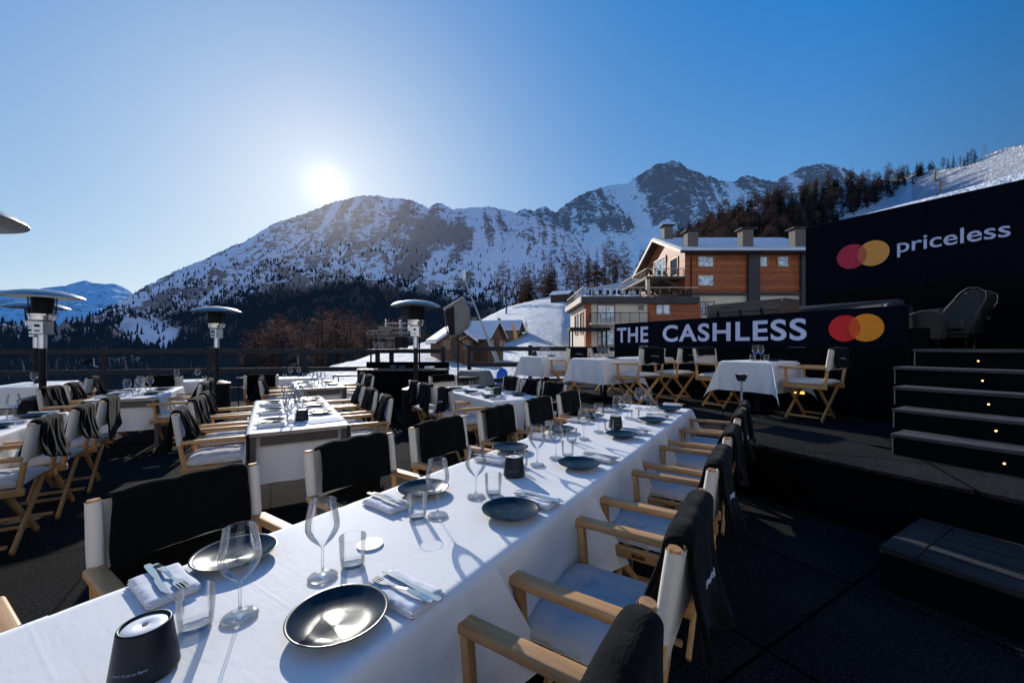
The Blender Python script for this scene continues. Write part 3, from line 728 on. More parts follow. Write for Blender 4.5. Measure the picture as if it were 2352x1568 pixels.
# terrace furniture far away, seen as small dark chairs behind the railings
fb = MB(); fb.box((0, 0, .45), (.5, .5, .06)); fb.box((0, .24, .75), (.5, .05, .55)); 
for sx_ in (-.22, .22):
    for sy in (-.22, .22): fb.box((sx_, sy, .21), (.05, .05, .42))
tm_ = fb.mesh('terrace_chair', M['blackm'])
for i in range(17):
    link('terrace_chair', tm_, None, (10.8 + i * .88 + rnd.uniform(-.15, .15), 56.0 + rnd.uniform(0, .8), 8.31), rnd.random() * 6, 'small dark chair behind the railing of the chalet roof terrace', 'chair', 'chairs on the chalet roof terrace')
for i in range(4):
    link('terrace_chair', tm_, None, (21.4 + i * 1.1, 61.2 + rnd.uniform(0, .6), 11.96), rnd.random() * 6, 'small dark chair on the upper balcony of the chalet', 'chair', 'chairs on the upper balcony')

# cabins
def cabin(name, px, D, w, l, hw, hr, rot, lab, base=None, wall='cabinwood', scale=1, chim=True):
    p = on_snow(px, D)
    if base is not None: p.z = base
    e = empty(name, p, R(rot), lab, 'cabin')
    b = MB(); b.prism([(-w / 2, -l / 2, -1.5), (w / 2, -l / 2, -1.5), (w / 2, -l / 2, hw), (0, -l / 2, hr - .05), (-w / 2, -l / 2, hw)], (0, l, 0)); b.obj('wall', M[wall], e)
    ov = .5; s_ = (hr - hw) / (w / 2)
    def rs(zo, th, o2, nm, mt, par):
        b = MB(); xs = w / 2 + o2; b.prism([(-xs, -l / 2 - o2, hw - o2 * s_ + zo), (0, -l / 2 - o2, hr + zo), (xs, -l / 2 - o2, hw - o2 * s_ + zo), (xs, -l / 2 - o2, hw - o2 * s_ + zo + th), (0, -l / 2 - o2, hr + zo + th), (-xs, -l / 2 - o2, hw - o2 * s_ + zo + th)], (0, l + 2 * o2, 0))
        return b.obj(nm, mt, par)
    r = rs(0, .14, ov, 'roof', M['darkbeam'], e); rs(.145, .3, ov - .05, 'roof_snow', M['roofsnow'], r)
    if chim: b = MB(); b.box((w * .2, l * .1, hr + .2), (.5, .5, 1.5)); b.obj('chimney', M['greybrown'], r)
    b = MB(); b.box((0, -l / 2 - .04, 1.0), (.95, .08, 2.0)); b.obj('door', M['darkbeam'], e)
    for x in (-w * .3, w * .3):
        b = MB(); b.box((x, -l / 2 - .03, 1.5), (.8, .06, .9)); f = b.obj('window', M['winframe'], e)
        b = MB(); b.box((x, -l / 2 - .065, 1.5), (.62, .02, .72)); b.obj('pane', M['darkpane'], f)
        b = MB(); b.box((w / 2 + .03, x * l / w, 1.4), (.06, .8, .9)); f = b.obj('window', M['winframe'], e)
    return e
cabin('cabin', 1036, 44, 3.6, 4.2, 1.9, 3.15, 24, 'small timber cabin with snowy gable roof just behind the terrace fence', .1)
cabin('cabin', 1092, 49, 4.2, 5.6, 2.2, 3.85, 68, 'wider timber cabin with snow covered roof beside the thin black pole', .25)
cabin('cabin', 1152, 84, 5.5, 8.0, 2.2, 3.9, 78, 'stone cabin with snowy roof on the rise behind the orange flags', None, 'greybrown')
cabin('cabin', 1292, 150, 6, 7, 2.0, 3.4, 60, 'distant chalet hut with snowy roof beside the big chalet corner', None, 'darkbeam')
# orange feather flags
for i, (px, D) in enumerate(((1123, 75), (1151, 76), (1181, 77))):
    p = on_snow(px, D); e = empty('feather_flag', p, R(8), ['orange feather flag nearest the thin diagonal snow lance', 'middle orange feather flag of the three on the snow', 'orange feather flag farthest from the diagonal snow lance'][i], 'flag', 'orange feather flags'); e.scale = (1.3, 1.3, 1.35)
    b = MB(); b.tube([(0, 0, 0), (-.1, 0, 1.6), (-.35, 0, 2.6), (-.62, 0, 3.1)], .03, 6); b.obj('pole', M['galv'], e)
    b = MB(); b.prism([(-.02, .0, .5), (.55, 0, .55), (.45, 0, 1.4), (.1, 0, 2.3), (-.4, 0, 3.0), (-.62, 0, 3.12), (-.3, 0, 2.5), (-.06, 0, 1.6)], (0, .02, 0)); b.obj('flag_cloth', M['orangeflag'], e)
p = on_snow(1163, 140); e = empty('piste_post', p, 0, 'blue padded post on the snow beside the broad brown larch', 'post')
b = MB(); b.tube([(0, 0, 0), (0, 0, 6)], .12, 8); b.obj('pole', M['bark'], e); b = MB(); b.tube([(0, 0, .1), (0, 0, 2.4)], .3, 8); b.obj('padding', M['blue'], e)
# snow lance with blue padding at its foot
pb = atD(1153, 893, 14.0); e = empty('snow_lance', pb, 0, 'tall thin grey snow lance leaning over, blue padding round its foot', 'snow lance')
tp = atD(1066, 640, 14.3) - pb; jn = Vector((0, 0, .5))
b = MB(); b.tube([jn, jn.lerp(tp, .5)], [.06, .045], 8); b.tube([jn.lerp(tp, .5), tp], [.035, .028], 8)
b.tube([jn + Vector((.07, 0, 0)), jn.lerp(tp, .35) + Vector((.09, 0, 0))], .03, 6); b.obj('lance_pole', M['galv'], e)
b = MB(); b.box(tp + Vector((0, 0, .12)), (.1, .1, .34), None, .02); b.obj('nozzle_head', M['white'], e)
b = MB(); b.lathe([(.0, 0), (.19, .01), (.21, .1), (.20, .55), (.16, .66), (.06, .72), (0, .73)], 14); b.obj('padding', M['blue'], e, True)
# chairlift pylons on the piste
for i, (px, w, hh) in enumerate(((2192, .40, 12), (2148, .90, 11), (2160, .82, 9))):
    p = SH(px, w); s = p.y / 390.0
    e = empty('lift_pylon', p, R(20), ['yellow chairlift pylon lowest on the ski piste', 'yellow chairlift pylon highest beside the wood', 'yellow chairlift pylon just below the highest one'][i], 'pylon', 'chairlift pylons'); hh = hh * s * 1.15
    b = MB(); b.tube([(0, 0, -1), (0, 0, hh)], .8 * s, 8); b.obj('mast', M['yellow'], e)
    b = MB(); b.beam((-4 * s, 0, hh), (4 * s, 0, hh), .5 * s, .4 * s)
    for sx_ in (-3.6, 3.6): b.beam((sx_ * s, -2.4 * s, hh + .3 * s), (sx_ * s, 2.4 * s, hh + .3 * s), .3 * s, .4 * s)
    b.obj('crossarm', M['blackm'], e)
cm = MB(); cm.beam((0, 0, 0), (0, 0, 2.4), .12, .12); cm.box((0, 0, -.2), (2.2, .9, .15)); cm.box((0, .4, .3), (2.2, .12, .9)); cm = cm.mesh('lift_chair', M['blackm'])
for i, (px, w, dz) in enumerate(((2172, .52, 5), (2178, .47, 4), (2199, .45, 6), (2155, .72, 6), (2330, .45, 5), (2340, .62, 6), (2172, .62, 6))):
    p = SH(px, w); p.z += dz; o = link('lift_chair', cm, None, p, rnd.random(), 'small dark chairlift seat hanging above the ski piste', 'lift chair', 'chairs of the chairlift')
    o.scale = (.9, .9, .9)
for px in (2262,):
    p = SH(px, 1.0); e = empty('lattice_mast', p, 0, 'thin lattice mast standing on the skyline above the piste', 'mast')
    b = MB()
    for a in range(3): b.tube([(1.2 * cos(a * 2.09), 1.2 * sin(a * 2.09), 0), (0.1, 0, 9)], .09, 5)
    for k in range(5):
        q = 1 - k / 5.5; b.tube([(1.2 * q * cos(0), 0, 1.6 * k + .6), (1.2 * q * cos(2.09), 1.2 * q * sin(2.09), 1.6 * k + .9)], .06, 4)
    b.obj('lattice', M['galv'], e)
# ================================================================== TERRACE
b = MB()
pts = [(-18, -4), (12, -4), (12, 11.25), (-3.9, 11.25), (-18, 7.4)]
b.prism([(x, y, 0) for x, y in pts], (0, 0, -.6)); b.obj('terrace_floor', M['deck'], kind='structure')
def gbox(b, G, p0, p1, t0, t1, z0, z1, bev=0.0):
    b.box(G.P((p0 + p1) / 2, (t0 + t1) / 2, (z0 + z1) / 2), (p1 - p0, t1 - t0, z1 - z0), Matrix.Rotation(G.a, 3, 'Z'), bev); return b
def lbox(b, p0, p1, t0, t1, z0, z1, bev=0.0, rot=None):
    b.box(((p0 + p1) / 2, (t0 + t1) / 2, (z0 + z1) / 2), (p1 - p0, t1 - t0, z1 - z0), rot, bev); return b
PE = 3.93; PZ = .465
b = MB(); lbox(b, PE, 12.5, -7, 8.6, -.1, PZ); b.obj('raised_terrace', M['blackw'], loc=(0, 0, 0), rotz=G2.a, kind='structure')
b = MB(); lbox(b, PE - .03, 6.59, -7, 8.55, PZ + .003, PZ + .035, .006); b.obj('raised_terrace_paving', M['pave'], rotz=G2.a, kind='structure')
# staircase
st = empty('staircase', G2.P(4.6, 1.3, PZ + .035), G2.a, 'black wooden staircase with small warm lights up to the lounge stage', 'staircase')
ZT = [.68, .86, 1.04, 1.22, 1.40]; TE = [-.03, .045, .12, .20, .125]
LP = [(2307, 1064), (2288, 989), (2271, 928), (2257, 874), (2247, 829)]
for k in range(5):
    p0 = .3 * k; zb = (PZ + .04 if k == 0 else ZT[k - 1] + .002) - PZ - .035; zt = ZT[k] - PZ - .035
    b = MB(); lbox(b, p0, p0 + .03, -8, TE[k] - .012, zb, zt - .03, .002); s_ = b.obj('step', M['riser'], st)
    b = MB()
    for q in range(3): lbox(b, p0 - .02 + q * .107, p0 - .02 + q * .107 + .102, -8, TE[k], zt - .029, zt + random.Random(k * 3 + q).uniform(-.002, .002), .004)
    b.obj('tread', M['blackplank'], s_)
    px, py = LP[k]; P_ = 4.6 + .3 * k; t = G2.tpx(px, P_); w_ = G2.P(P_, t); z = H + (HY - py) / F * w_.y
    b = MB()
    rl = bmesh.ops.create_cone(b.bm, cap_ends=True, segments=16, radius1=.0065, radius2=.0065, depth=.006)['verts']
    bmesh.ops.rotate(b.bm, cent=(0, 0, 0), matrix=Matrix.Rotation(pi / 2, 3, 'Y'), verts=rl)
    bmesh.ops.translate(b.bm, vec=(p0 - .004, t - 1.3, z - PZ - .035), verts=rl); li = b.obj('step_light', M['glow'], s_)
b = MB()
for k in range(5): lbox(b, .03 + .3 * k, .3 * (k + 1) + (.02 if k == 4 else 0), TE[k] - .05, TE[k] - .015, 0.005, ZT[k] - PZ - .066)
b.obj('stringer', M['riser'], st)
for k in range(5):
    b = MB(); lbox(b, -.004 + .3 * k, .004 + .3 * k, TE[k] - .010, TE[k] - .003, (0 if k == 0 else ZT[k - 1] - PZ - .03), ZT[k] - PZ - .035, .001); b.obj('edge_trim', M['piping'], st)
# low wooden step against the platform
e = empty('plank_step', G2.P(3.1, .91, 0), G2.a, 'low worn wooden plank step in front of the raised terrace', 'step')
b = MB(); lbox(b, .03, .74, -6, -.03, 0, .21); b.obj('frame', M['blackw'], e)
b = MB()
for q in range(5): lbox(b, q * .15, q * .15 + .143, -6, -.16, .212, .25 + .001 * (q % 2), .006)
lbox(b, 0, .743, -.155, 0, .212, .252, .006)
b.obj('planks', M['boxplank'], e)
b = MB(); lbox(b, -.002, .74, -.028, -.001, 0, .208, .004); lbox(b, -.001, .026, -6, -.03, 0, .208, .004); b.obj('side_board', M['blackw'], e)
# lounge stage and its front wall with the sign
b = MB(); lbox(b, 5.82, 6.66, -7, 1.43, PZ + .01, 1.392); lbox(b, 6.66, 12.5, -7, 6.45, PZ + .01, 1.397); b.obj('stage_floor', M['blackw'], rotz=G2.a, kind='structure')
FWP = 6.6; KW = FWP / 5.8
def HZ(z): return H + (z - H) * KW
fw = empty('stage_front_wall', G2.P(FWP, 3.6, PZ), G2.a, 'dark navy stage front wall reading THE CASHLESS beside red and orange circles', 'sign wall')
TL, TR_ = G2.tpx(1411, FWP), G2.tpx(2086, FWP)
for q in range(3):
    ta, tb_ = TL + (TR_ - TL) * q / 3, TL + (TR_ - TL) * (q + 1) / 3
    b = MB(); lbox(b, 0, .055, tb_ - 3.6 + .002, ta - 3.6 - .002, HZ(1.42) - PZ, HZ(1.87) - PZ, .003); b.obj('panel', M['navy'], fw)
b = MB(); lbox(b, .004, .05, TR_ - 3.6, TL - 3.6, .04, HZ(1.42) - PZ - .003); b.obj('lower_board', M['riser'], fw)
b = MB(); lbox(b, 5.84 - FWP, .05, -3.6 + 1.44, -3.6 + 1.49, .04, 1.40 - PZ, .002); lbox(b, 0, .05, -3.6 + 1.492, TR_ - 3.6 - .002, .04, HZ(1.62) - PZ, .002); b.obj('end_board', M['riser'], fw)
WR = Matrix(((0, 0, -1), (-1, 0, 0), (0, 1, 0)))      # text x -> -d, y -> z, normal -> -n
def wall_text(par, word, P_, px0, px1, zlo, zhi, zbase, tbase, m, bold, name='lettering', off=.006, sp=1.0):
    t0, t1 = G2.tpx(px0, P_), G2.tpx(px1, P_)
    me = textmesh(name, word, m, t0 - t1, zhi - zlo, .003, bold, 0.0, sp)
    for v in me.vertices:
        x, y, z = v.co; v.co = (-off + -z if False else -(z + off), t0 - x - tbase, zlo + y - zbase)
    me.update(); return link(name, me, par)
def disc(par, name, P_, tc_, zc, r, m, tb, zb, off, a0=0, a1=2 * pi, seg=64, pts=None, th=.004):
    b = MB()
    if pts is None: pts = [(tc_ + r * cos(2 * pi * k / seg), zc + r * sin(2 * pi * k / seg)) for k in range(seg)]
    b.prism([(-off, t - tb, z - zb) for t, z in pts], (-th, 0, 0)); return b.obj(name, m, par)
def lens(t1, t2, z, r, n=24):
    h = abs(t1 - t2) / 2; a = math.acos(h / r); lo, hi = min(t1, t2), max(t1, t2)
    return [(lo + r * cos(-a + 2 * a * k / n), z + r * sin(-a + 2 * a * k / n)) for k in range(n + 1)] + [(hi + r * cos(pi - a + 2 * a * k / n), z + r * sin(pi - a + 2 * a * k / n)) for k in range(1, n)]
wall_text(fw, 'THE', FWP, 1418, 1489, HZ(1.502), HZ(1.785), PZ, 3.6, M['whitetext'], .022, sp=1.12)
wall_text(fw, 'CASHLESS', FWP, 1523, 1853, HZ(1.505), HZ(1.788), PZ, 3.6, M['whitetext'], .022, sp=1.12)
lg = disc(fw, 'logo', FWP, 2.018 * KW, HZ(1.64), .155 * KW, M['red'], 3.6, PZ, .004)
disc(lg, 'orange_circle', FWP, 1.815 * KW, HZ(1.64), .157 * KW, M['orange'], 3.6, PZ, .0085, th=.016)
disc(lg, 'overlap', FWP, 0, 0, 0, M['redorange'], 3.6, PZ, .0265, pts=lens(2.018 * KW, 1.815 * KW, HZ(1.64), .1555 * KW), th=.002)
b = MB(); t = G2.tpx(1834, FWP); b.box((-.012, t - 3.6, 1.43 - 105 / F * G2.P(FWP, t).y - PZ), (.02, .16, .05), None, .004); b.obj('wall_light', M['glow2'] if 'glow2' in M else emis('warm_wall_lamp', (1, .55, .12), 1.6), fw)
# upper wall
uw = empty('stage_back_wall', G2.P(8.5, 2, 1.4), G2.a, 'tall dark navy wall behind the stage reading priceless', 'sign wall')
for ta, tb_ in ((3.55, 1.95), (1.944, .35), (.344, -1.25), (-1.256, -5)): b = MB(); lbox(b, 0, .12, tb_ - 2, ta - 2, 0, 2.225, .003); b.obj('panel', M['navy'], uw)
b = MB(); lbox(b, -.05, -.001, -7, 1.30, 0, .98); b.obj('backdrop_board', M['riser'], uw)
b = MB()
def sn(u, v):
    t = 1.55 - u * 8.4; x = .0 + v * 3.2; h = (.03 + .19 * sst(u * 2.2)) * sin(min(1, v * 14) * pi / 2) * (1 - .5 * v) + noise.noise(Vector((t * 1.3, x * 1.5, 0))) * .03 * min(1, v * 10)
    return Vector((x, t, 2.227 + max(.002, h)))
b.grid(sn, 120, 24); sno = b.obj('snow_cap', M['roofsnow'], uw, True, False)
b = MB(); lbox(b, .13, 3.25, -7, 1.54, 1.9, 2.22); b.obj('roof', M['blackw'], uw)
wall_text(uw, 'priceless', 8.5, 2061, 2321.5, 2.834, 3.125, 1.4, 2, M['whitetext'], .008)
lg = disc(uw, 'logo', 8.5, 2.86, 2.96, .207, M['red2'], 2, 1.4, .004)
disc(lg, 'orange_circle', 8.5, 2.575, 2.96, .207, M['orange2'], 2, 1.4, .0085)
disc(lg, 'overlap', 8.5, 0, 0, 0, M['redorange2'], 2, 1.4, .013, pts=lens(2.86, 2.575, 2.96, .2065), th=.002)

# lounge armchairs on the stage
def shell_chair(name, lab, p, t, rot, s=1.0, sz=None):
    e = empty(name, G2.P(p, t, 1.398), rot, lab, 'armchair'); e.scale = (s, s, sz or s)
    def sh(off, zlo=.20):
        def f(u, v):
            a = R(-205) + u * R(230); back = .5 + .5 * cos(a + pi / 2)      # back is at -y
            hh = .40 + .36 * back ** 1.6; rr = .33 + .05 * v + .04 * v * back + off
            return Vector((cos(a) * rr * 1.02, sin(a) * rr * .98 - .05 * v * back, zlo + (hh - zlo) * v))
        return f
    b = MB(); b.grid(sh(.05), 28, 8)
    g1, g2 = sh(.05), sh(-.02)
    b.grid(sh(-.02), 28, 8); b.grid(lambda u, v: g1(u, 1).lerp(g2(u, 1), v) + Vector((0, 0, .02 * sin(pi * v))), 28, 3)
    b.grid(lambda u, v: g1(0, u).lerp(g2(0, u), v), 6, 1); b.grid(lambda u, v: g1(1, u).lerp(g2(1, u), v), 6, 1)
    sh_ = b.obj('backrest', M['leather'], e, 'all')
    b = MB(); b.tube([g1(u / 30, 1) + Vector((0, 0, .012)) for u in range(31)], .006, 6); b.obj('piping', M['piping'], sh_)
    b = MB(); b.box((0, .03, .33), (.60, .60, .17), None, .06, 4); st_ = b.obj('seat', M['leather'], e, True)
    b = MB(); b.tube([(-.27, .335, .405), (.27, .335, .405)], .005, 6); b.obj('piping', M['piping'], st_)
    for x in (-.22, .22):
        for y in (-.2, .24): b = MB(); b.tube([(x, y, .25), (x * 1.15, y * 1.15, 0)], [.018, .012], 8); b.obj('leg', M['blackm'], e)
def lounge_chair(lab, p, t, rot, s=1.0, sz=None, arm=1):
    e = empty('armchair', G2.P(p, t, 1.398), rot, lab, 'armchair'); e.scale = (s, s, sz or s)
    b = MB(); b.box((0, .06, .37), (.60, .62, .15), None, .05, 4); st_ = b.obj('seat', M['leather'], e, True)
    b = MB(); b.tube([(-.27, .365, .435), (.27, .365, .435)], .005, 6); b.tube([(-.295, -.2, .44), (-.295, .34, .44)], .005, 6); b.obj('piping', M['piping'], st_)
    prof = [(.02, .43), (-.10, .52), (-.26, .76), (-.33, .82), (-.42, .82), (-.50, .76), (-.50, .66), (-.40, .44), (-.38, .16), (-.1, .16), (.02, .2)]
    b = MB(); b.prism([(-.33, y, z) for y, z in prof], (.66, 0, 0)); bmesh.ops.bevel(b.bm, geom=b.bm.edges[:], offset=.045, segments=3, affect='EDGES', clamp_overlap=True); bk = b.obj('backrest', M['leather'], e, True)
    b = MB()
    for x in (-.335, .335): b.tube([(x, y, z) for y, z in prof[1:8]], .006, 6)
    b.obj('piping', M['piping'], bk)
    b = MB(); b.box((.33 * arm, .04, .44), (.13, .60, .34), Matrix.Rotation(R(-4), 3, 'X'), .055, 4); b.obj('armrest', M['leather'], e, True)
    b = MB(); b.box((-.33 * arm, .0, .34), (.11, .62, .18), None, .045, 4); b.obj('armrest', M['leather'], e, True)
    for x in (-.24, .24):
        for y in (-.3, .3): b = MB(); b.tube([(x, y, .28), (x, y, 0)], [.018, .012], 8); b.obj('leg', M['blackm'], e)
lounge_chair('big dark leather armchair with pale piping at the top of the stairs', 7.9, G2.tpx(2160, 7.9), G2.a, .92, .94)
shell_chair('armchair', 'small ribbed tub armchair seen from behind beside the top stair', 7.0, G2.tpx(2122, 7.0), G2.a + R(-70), .46, .60)
lounge_chair('dark armchair cut off by the picture edge on the stage', 8.0, .25, G2.a + pi, .95)
lounge_chair('low grey armchair showing only its back beside the orange circle', 7.3, 2.45, G2.a + R(60), .78)
# sofa
e = empty('lounge_sofa', G2.P(7.4, 2.75, 1.398), G2.a, 'long low grey sofa behind the stage front wall', 'sofa')
b = MB(); b.box((0, 0, .25), (.7, 1.5, .28), None, .06, 3); b.obj('seat', M['leather'], e, True)
b = MB(); b.box((.33, 0, .5), (.16, 1.5, .42), None, .06, 3); b.obj('backrest', M['leather'], e, True)
for y in (-.78, .78): b = MB(); b.box((0, y, .42), (.75, .14, .4), None, .06, 3); b.obj('armrest', M['leather'], e, True)
e = empty('plank_trough', G2.P(6.95, 3.86, 1.398), G2.a, 'weathered grey wooden trough standing behind THE CASHLESS lettering', 'trough')
b = MB()
for q in range(4): lbox(b, -.02, .02, -.62, .62, .12 + q * .17, .282 + q * .17, .004)
b.obj('front_planks', M['greyplank'] if 'greyplank' in M else wood('weathered_grey_plank', (.05, .036, .03), (.17, .13, .11), rough=.8, axis=1), e)
gp = bpy.data.materials['weathered_grey_plank']
b = MB(); lbox(b, .021, .5, -.66, -.621, .12, .8, .004); lbox(b, .021, .5, .621, .66, .12, .8, .004); lbox(b, .46, .5, -.62, .62, .12, .8); b.obj('end_planks', gp, e)
b = MB()
for y in (-.45, -.1, .3): b.beam((-.03, y, .1), (-.03, y + .12, .66), .05, .02)
b.obj('brace', M['blackm'], e)
for y in (-.5, .5): b = MB(); b.box((.25, y, .06), (.4, .06, .12)); b.obj('leg', gp, e)
# ashtray stand
p = Vector(((1703 - CX) / F * 4.95, 4.95, PZ + .036)); e = empty('ashtray_stand', p, 0, 'polished steel ashtray on a slim stand in front of the right square table', 'ashtray stand')
b = MB(); b.lathe([(0, 0), (.11, 0), (.11, .008), (.02, .014), (.014, .02), (0, .02)], 32); b.obj('base', M['chrome'], e, True)
b = MB(); b.lathe([(.016, .016), (.016, .50)], 16); b.obj('pole', M['galv'], e, True)
b = MB(); b.lathe([(0, .5), (.045, .5), (.075, .58), (.078, .585), (.066, .585), (.05, .53), (0, .53)], 32); b.obj('bowl', M['steel'], e, True)

# fence
def fence(name, pts, zs, posts, lab, ph=1.42, h=.12):
    o = Vector((pts[0][0], pts[0][1], 0)); e = empty(name, o, 0, lab, 'fence')
    for z in zs:
        b = MB()
        for a, c_ in zip(pts, pts[1:]): b.beam(Vector((a[0], a[1], z)) - o, Vector((c_[0], c_[1], z)) - o, .045, h, .006)
        b.obj('rail', M['blackf'], e)
    for x, y in posts: b = MB(); b.box(Vector((x, y + .07, ph / 2)) - o, (.11, .09, ph), None, .008); b.obj('post', M['blackf'], e)
FL = [(-15.2, 7.88), (-3.98, 10.9), (-1.83, 10.9)]
def onf(px): # point on the left fence line at a given column
    k = (px - CX) / F; (x0, y0), (x1, y1) = FL[0], FL[1]
    s_ = (k * y0 - x0) / ((x1 - x0) - k * (y1 - y0)); return (x0 + (x1 - x0) * s_, y0 + (y1 - y0) * s_)
fence('terrace_fence', FL, (1.30, .82, .34), [onf(-60), onf(233), onf(478), onf(697), (-3.98 + .3, 10.9), (-3.3, 10.9), (-1.88, 10.9)], 'long black wooden rail fence along the valley edge of the terrace')
fence('terrace_fence', [(-1.22, 10.9), (7.2, 10.9)], (1.36, .93, .50), [(-1.17, 10.9), (.50, 10.9), (2.4, 10.9), (4.5, 10.9)], 'black wooden rail fence between the gap and the stage sign', 1.46)

# patio heaters
def heater_parts():
    e = empty('patio_heater', (0, 0, 0), 0, 'heater', 'patio heater', 'steel mushroom patio heaters')
    b = MB(); b.lathe([(0, 0), (.25, 0), (.255, .03), (.235, .05), (.225, .64), (.235, .67), (.235, .69), (.10, .735), (.05, .74), (0, .74)], 28); b.obj('base', M['blackm'], e, True)
    b = MB(); b.tube([(0, 0, .73), (0, 0, 1.60)], .038, 14); b.obj('pole', M['blackm'], e, True)
    b = MB(); b.lathe([(.0, 1.40), (.045, 1.40), (.045, 1.60), (0, 1.60)], 14); b.obj('collar', M['steel'], e, True)
    b = MB(); b.box((0, 0, 1.69), (.15, .15, .19), None, .01); b.box((-.09, 0, 1.74), (.08, .1, .1), None, .008); c = b.obj('control_box', M['steel'], e)
    for z in (1.72, 1.65): b = MB(); b.tube([(0, -.075, z), (0, -.1, z)], .018 if z > 1.7 else .01, 12); b.obj('knob', M['blackm'], c)
    b = MB(); b.lathe([(.06, 1.78), (.13, 1.80), (.135, 1.86), (.145, 1.865), (.145, 1.885), (0, 1.885)], 28); b.obj('burner_bowl', M['chrome'], e, True)
    b = MB()
    for k in range(36):
        a = 2 * pi * k / 36; b.tube([(.13 * cos(a), .13 * sin(a), 1.88), (.142 * cos(a), .142 * sin(a), 2.12)], .0035, 4)
    b.lathe([(.10, 1.885), (.112, 2.12)], 24)
    b.obj('flame_screen', M['blackm'], e)
    b = MB(); n = 40; prof = [(.0, 2.235), (.08, 2.233), (.2, 2.218), (.3, 2.195), (.38, 2.163), (.425, 2.13), (.428, 2.123), (.42, 2.125), (.36, 2.15), (.2, 2.19), (0, 2.205)]
    b.lathe(prof, n); b.obj('reflector', M['hood'], e, True)
    b = MB()
    for k in range(8):
        a = 2 * pi * k / 8 + .2; b.tube([(.10 * cos(a), .10 * sin(a), 2.231), (.3 * cos(a), .3 * sin(a), 2.194), (.42 * cos(a), .42 * sin(a), 2.134)], .003, 5)
    b.obj('seam', M['steel'], e)
    return e
hp = Proto(heater_parts())
for px, D, lab in ((98, 5.7, 'big steel patio heater between the left tables, in front of another heater'), (84, 7.3, 'patio heater standing directly behind the big left heater'),
                   (498, 8.1, 'patio heater standing alone by the fence beyond the left long tables'), (955, 7.0, 'patio heater in front of the black serving desk'),
                   (-230, 2.05, 'patio heater of which only the mushroom hood edge shows at the top left')):
    hp.put(((px - CX) / F * D, D, 0), rnd.uniform(-.4, .4), lab)

# serving desk
DD = 9.4
x0, x1 = (820 - CX) / F * DD, (1022 - CX) / F * DD
e = empty('serving_desk', ((x0 + x1) / 2, DD, 0), 0, 'long black serving desk with raised back in front of the fence gap', 'desk')
w_ = x1 - x0
b = MB(); lbox(b, -w_ / 2, w_ / 2, 0, .6, .02, .85, .01); b.obj('cabinet', M['blackw'], e)
b = MB(); lbox(b, -w_ / 2 - .02, w_ / 2 + .02, -.03, .63, .852, .89, .006); b.obj('worktop', M['tablemetal'], e)
b = MB(); lbox(b, -w_ / 2, w_ / 2, .60, .64, .892, 1.04, .004); b.obj('splashback', M['blackw'], e)
# things on the desk
for i, (fx, col, hh) in enumerate(((-.25, 'steel', .07), (-.05, 'steel', .06), (.32, 'white', .10), (.62, 'white', .05))):
    b = MB()
    if i < 2: b.lathe([(0, 0), (.06, 0), (.085, hh), (.08, hh), (.055, .01), (0, .01)], 18)
    elif i == 2: b.lathe([(0, 0), (.035, 0), (.04, .08), (.015, .1), (.015, .15), (0, .15)], 16)
    else:
        b.box((0, 0, .03), (.22, .16, .06), None, .015)
    b.obj(('bowl', 'bowl', 'bottle', 'folded_cloth')[i], M[col], None, True, loc=((x0 + x1) / 2 + fx * 1.0, DD + .25, .892),
          lab=('small steel bowl on the serving desk, farther from the heater', 'small steel bowl on the serving desk beside the heater pole', 'small white bottle standing on the serving desk', 'folded white cloth on the serving desk')[i], cat=('bowl', 'bowl', 'bottle', 'cloth')[i])
# glass shelf behind the desk
SD = 10.3
sx0, sx1 = (852 - CX) / F * SD, (955 - CX) / F * SD
e = empty('drinks_shelf', ((sx0 + sx1) / 2, SD, 0), 0, 'slim black drinks shelf with two boards behind the serving desk', 'shelf'); w_ = sx1 - sx0
z1_, z2_ = H + (HY - 775) / F * SD, H + (HY - 801) / F * SD
for x in (-w_ / 2, w_ / 2):
    for y in (0, .4): b = MB(); b.box((x, y, z1_ / 2), (.035, .035, z1_)); b.obj('post', M['blackm'], e)
for z in (z1_ + .02, z2_ - .02): b = MB(); b.box((-.02, .2, z), (w_ + .16, .48, .03), None, .004); b.obj('shelf_board', M['tablemetal'], e)
cx_ = (sx0 + sx1) / 2
tb = MB(); tb.lathe([(0, 0), (.032, 0), (.04, .09), (.037, .09), (.03, .008), (0, .008)], 14); jug = tb.mesh('beer_glass', M['glass'], True)
ib = MB(); ib.lathe([(0, .01), (.028, .01), (.034, .06), (0, .06)], 12); inm = ib.mesh('drink', simple('amber_drink', (.7, .3, .03), .3))
for i in range(9):
    o = link('beer_glass', jug, None, (sx0 + .06 + i * .1, SD + .12 + .1 * (i % 2), z2_ - .004), 0, 'upturned clear glass on the lower board of the drinks shelf' if i not in (5, 6) else 'glass of amber drink on the lower board of the drinks shelf', 'glass', 'glasses on the drinks shelf' if i not in (5, 6) else 'amber drinks on the shelf')
    o.scale = (1.25, 1.25, 2.0)
    if i in (5, 6): link('drink', inm, o)
for i, (px, wd, hh) in enumerate(((862, .26, .14), (884, .36, .24))):
    b = MB(); b.box((0, .16, .02 + hh / 2), (wd, .03, hh), Matrix.Rotation(R(-8), 3, 'X'), .01); b.box((0, 0, .04), (wd, .3, .05), None, .01); 
    for s in (-1, 1): b.box((s * wd / 2, .03, .08), (.03, .3, .12), None, .008)
    b.obj('wicker_basket', M['wicker'], loc=((px - CX) / F * (SD + .2), SD + .05, z1_ + .037), lab=('small grey wicker basket on top of the drinks shelf', 'taller grey wicker basket on top of the drinks shelf')[i], cat='basket')
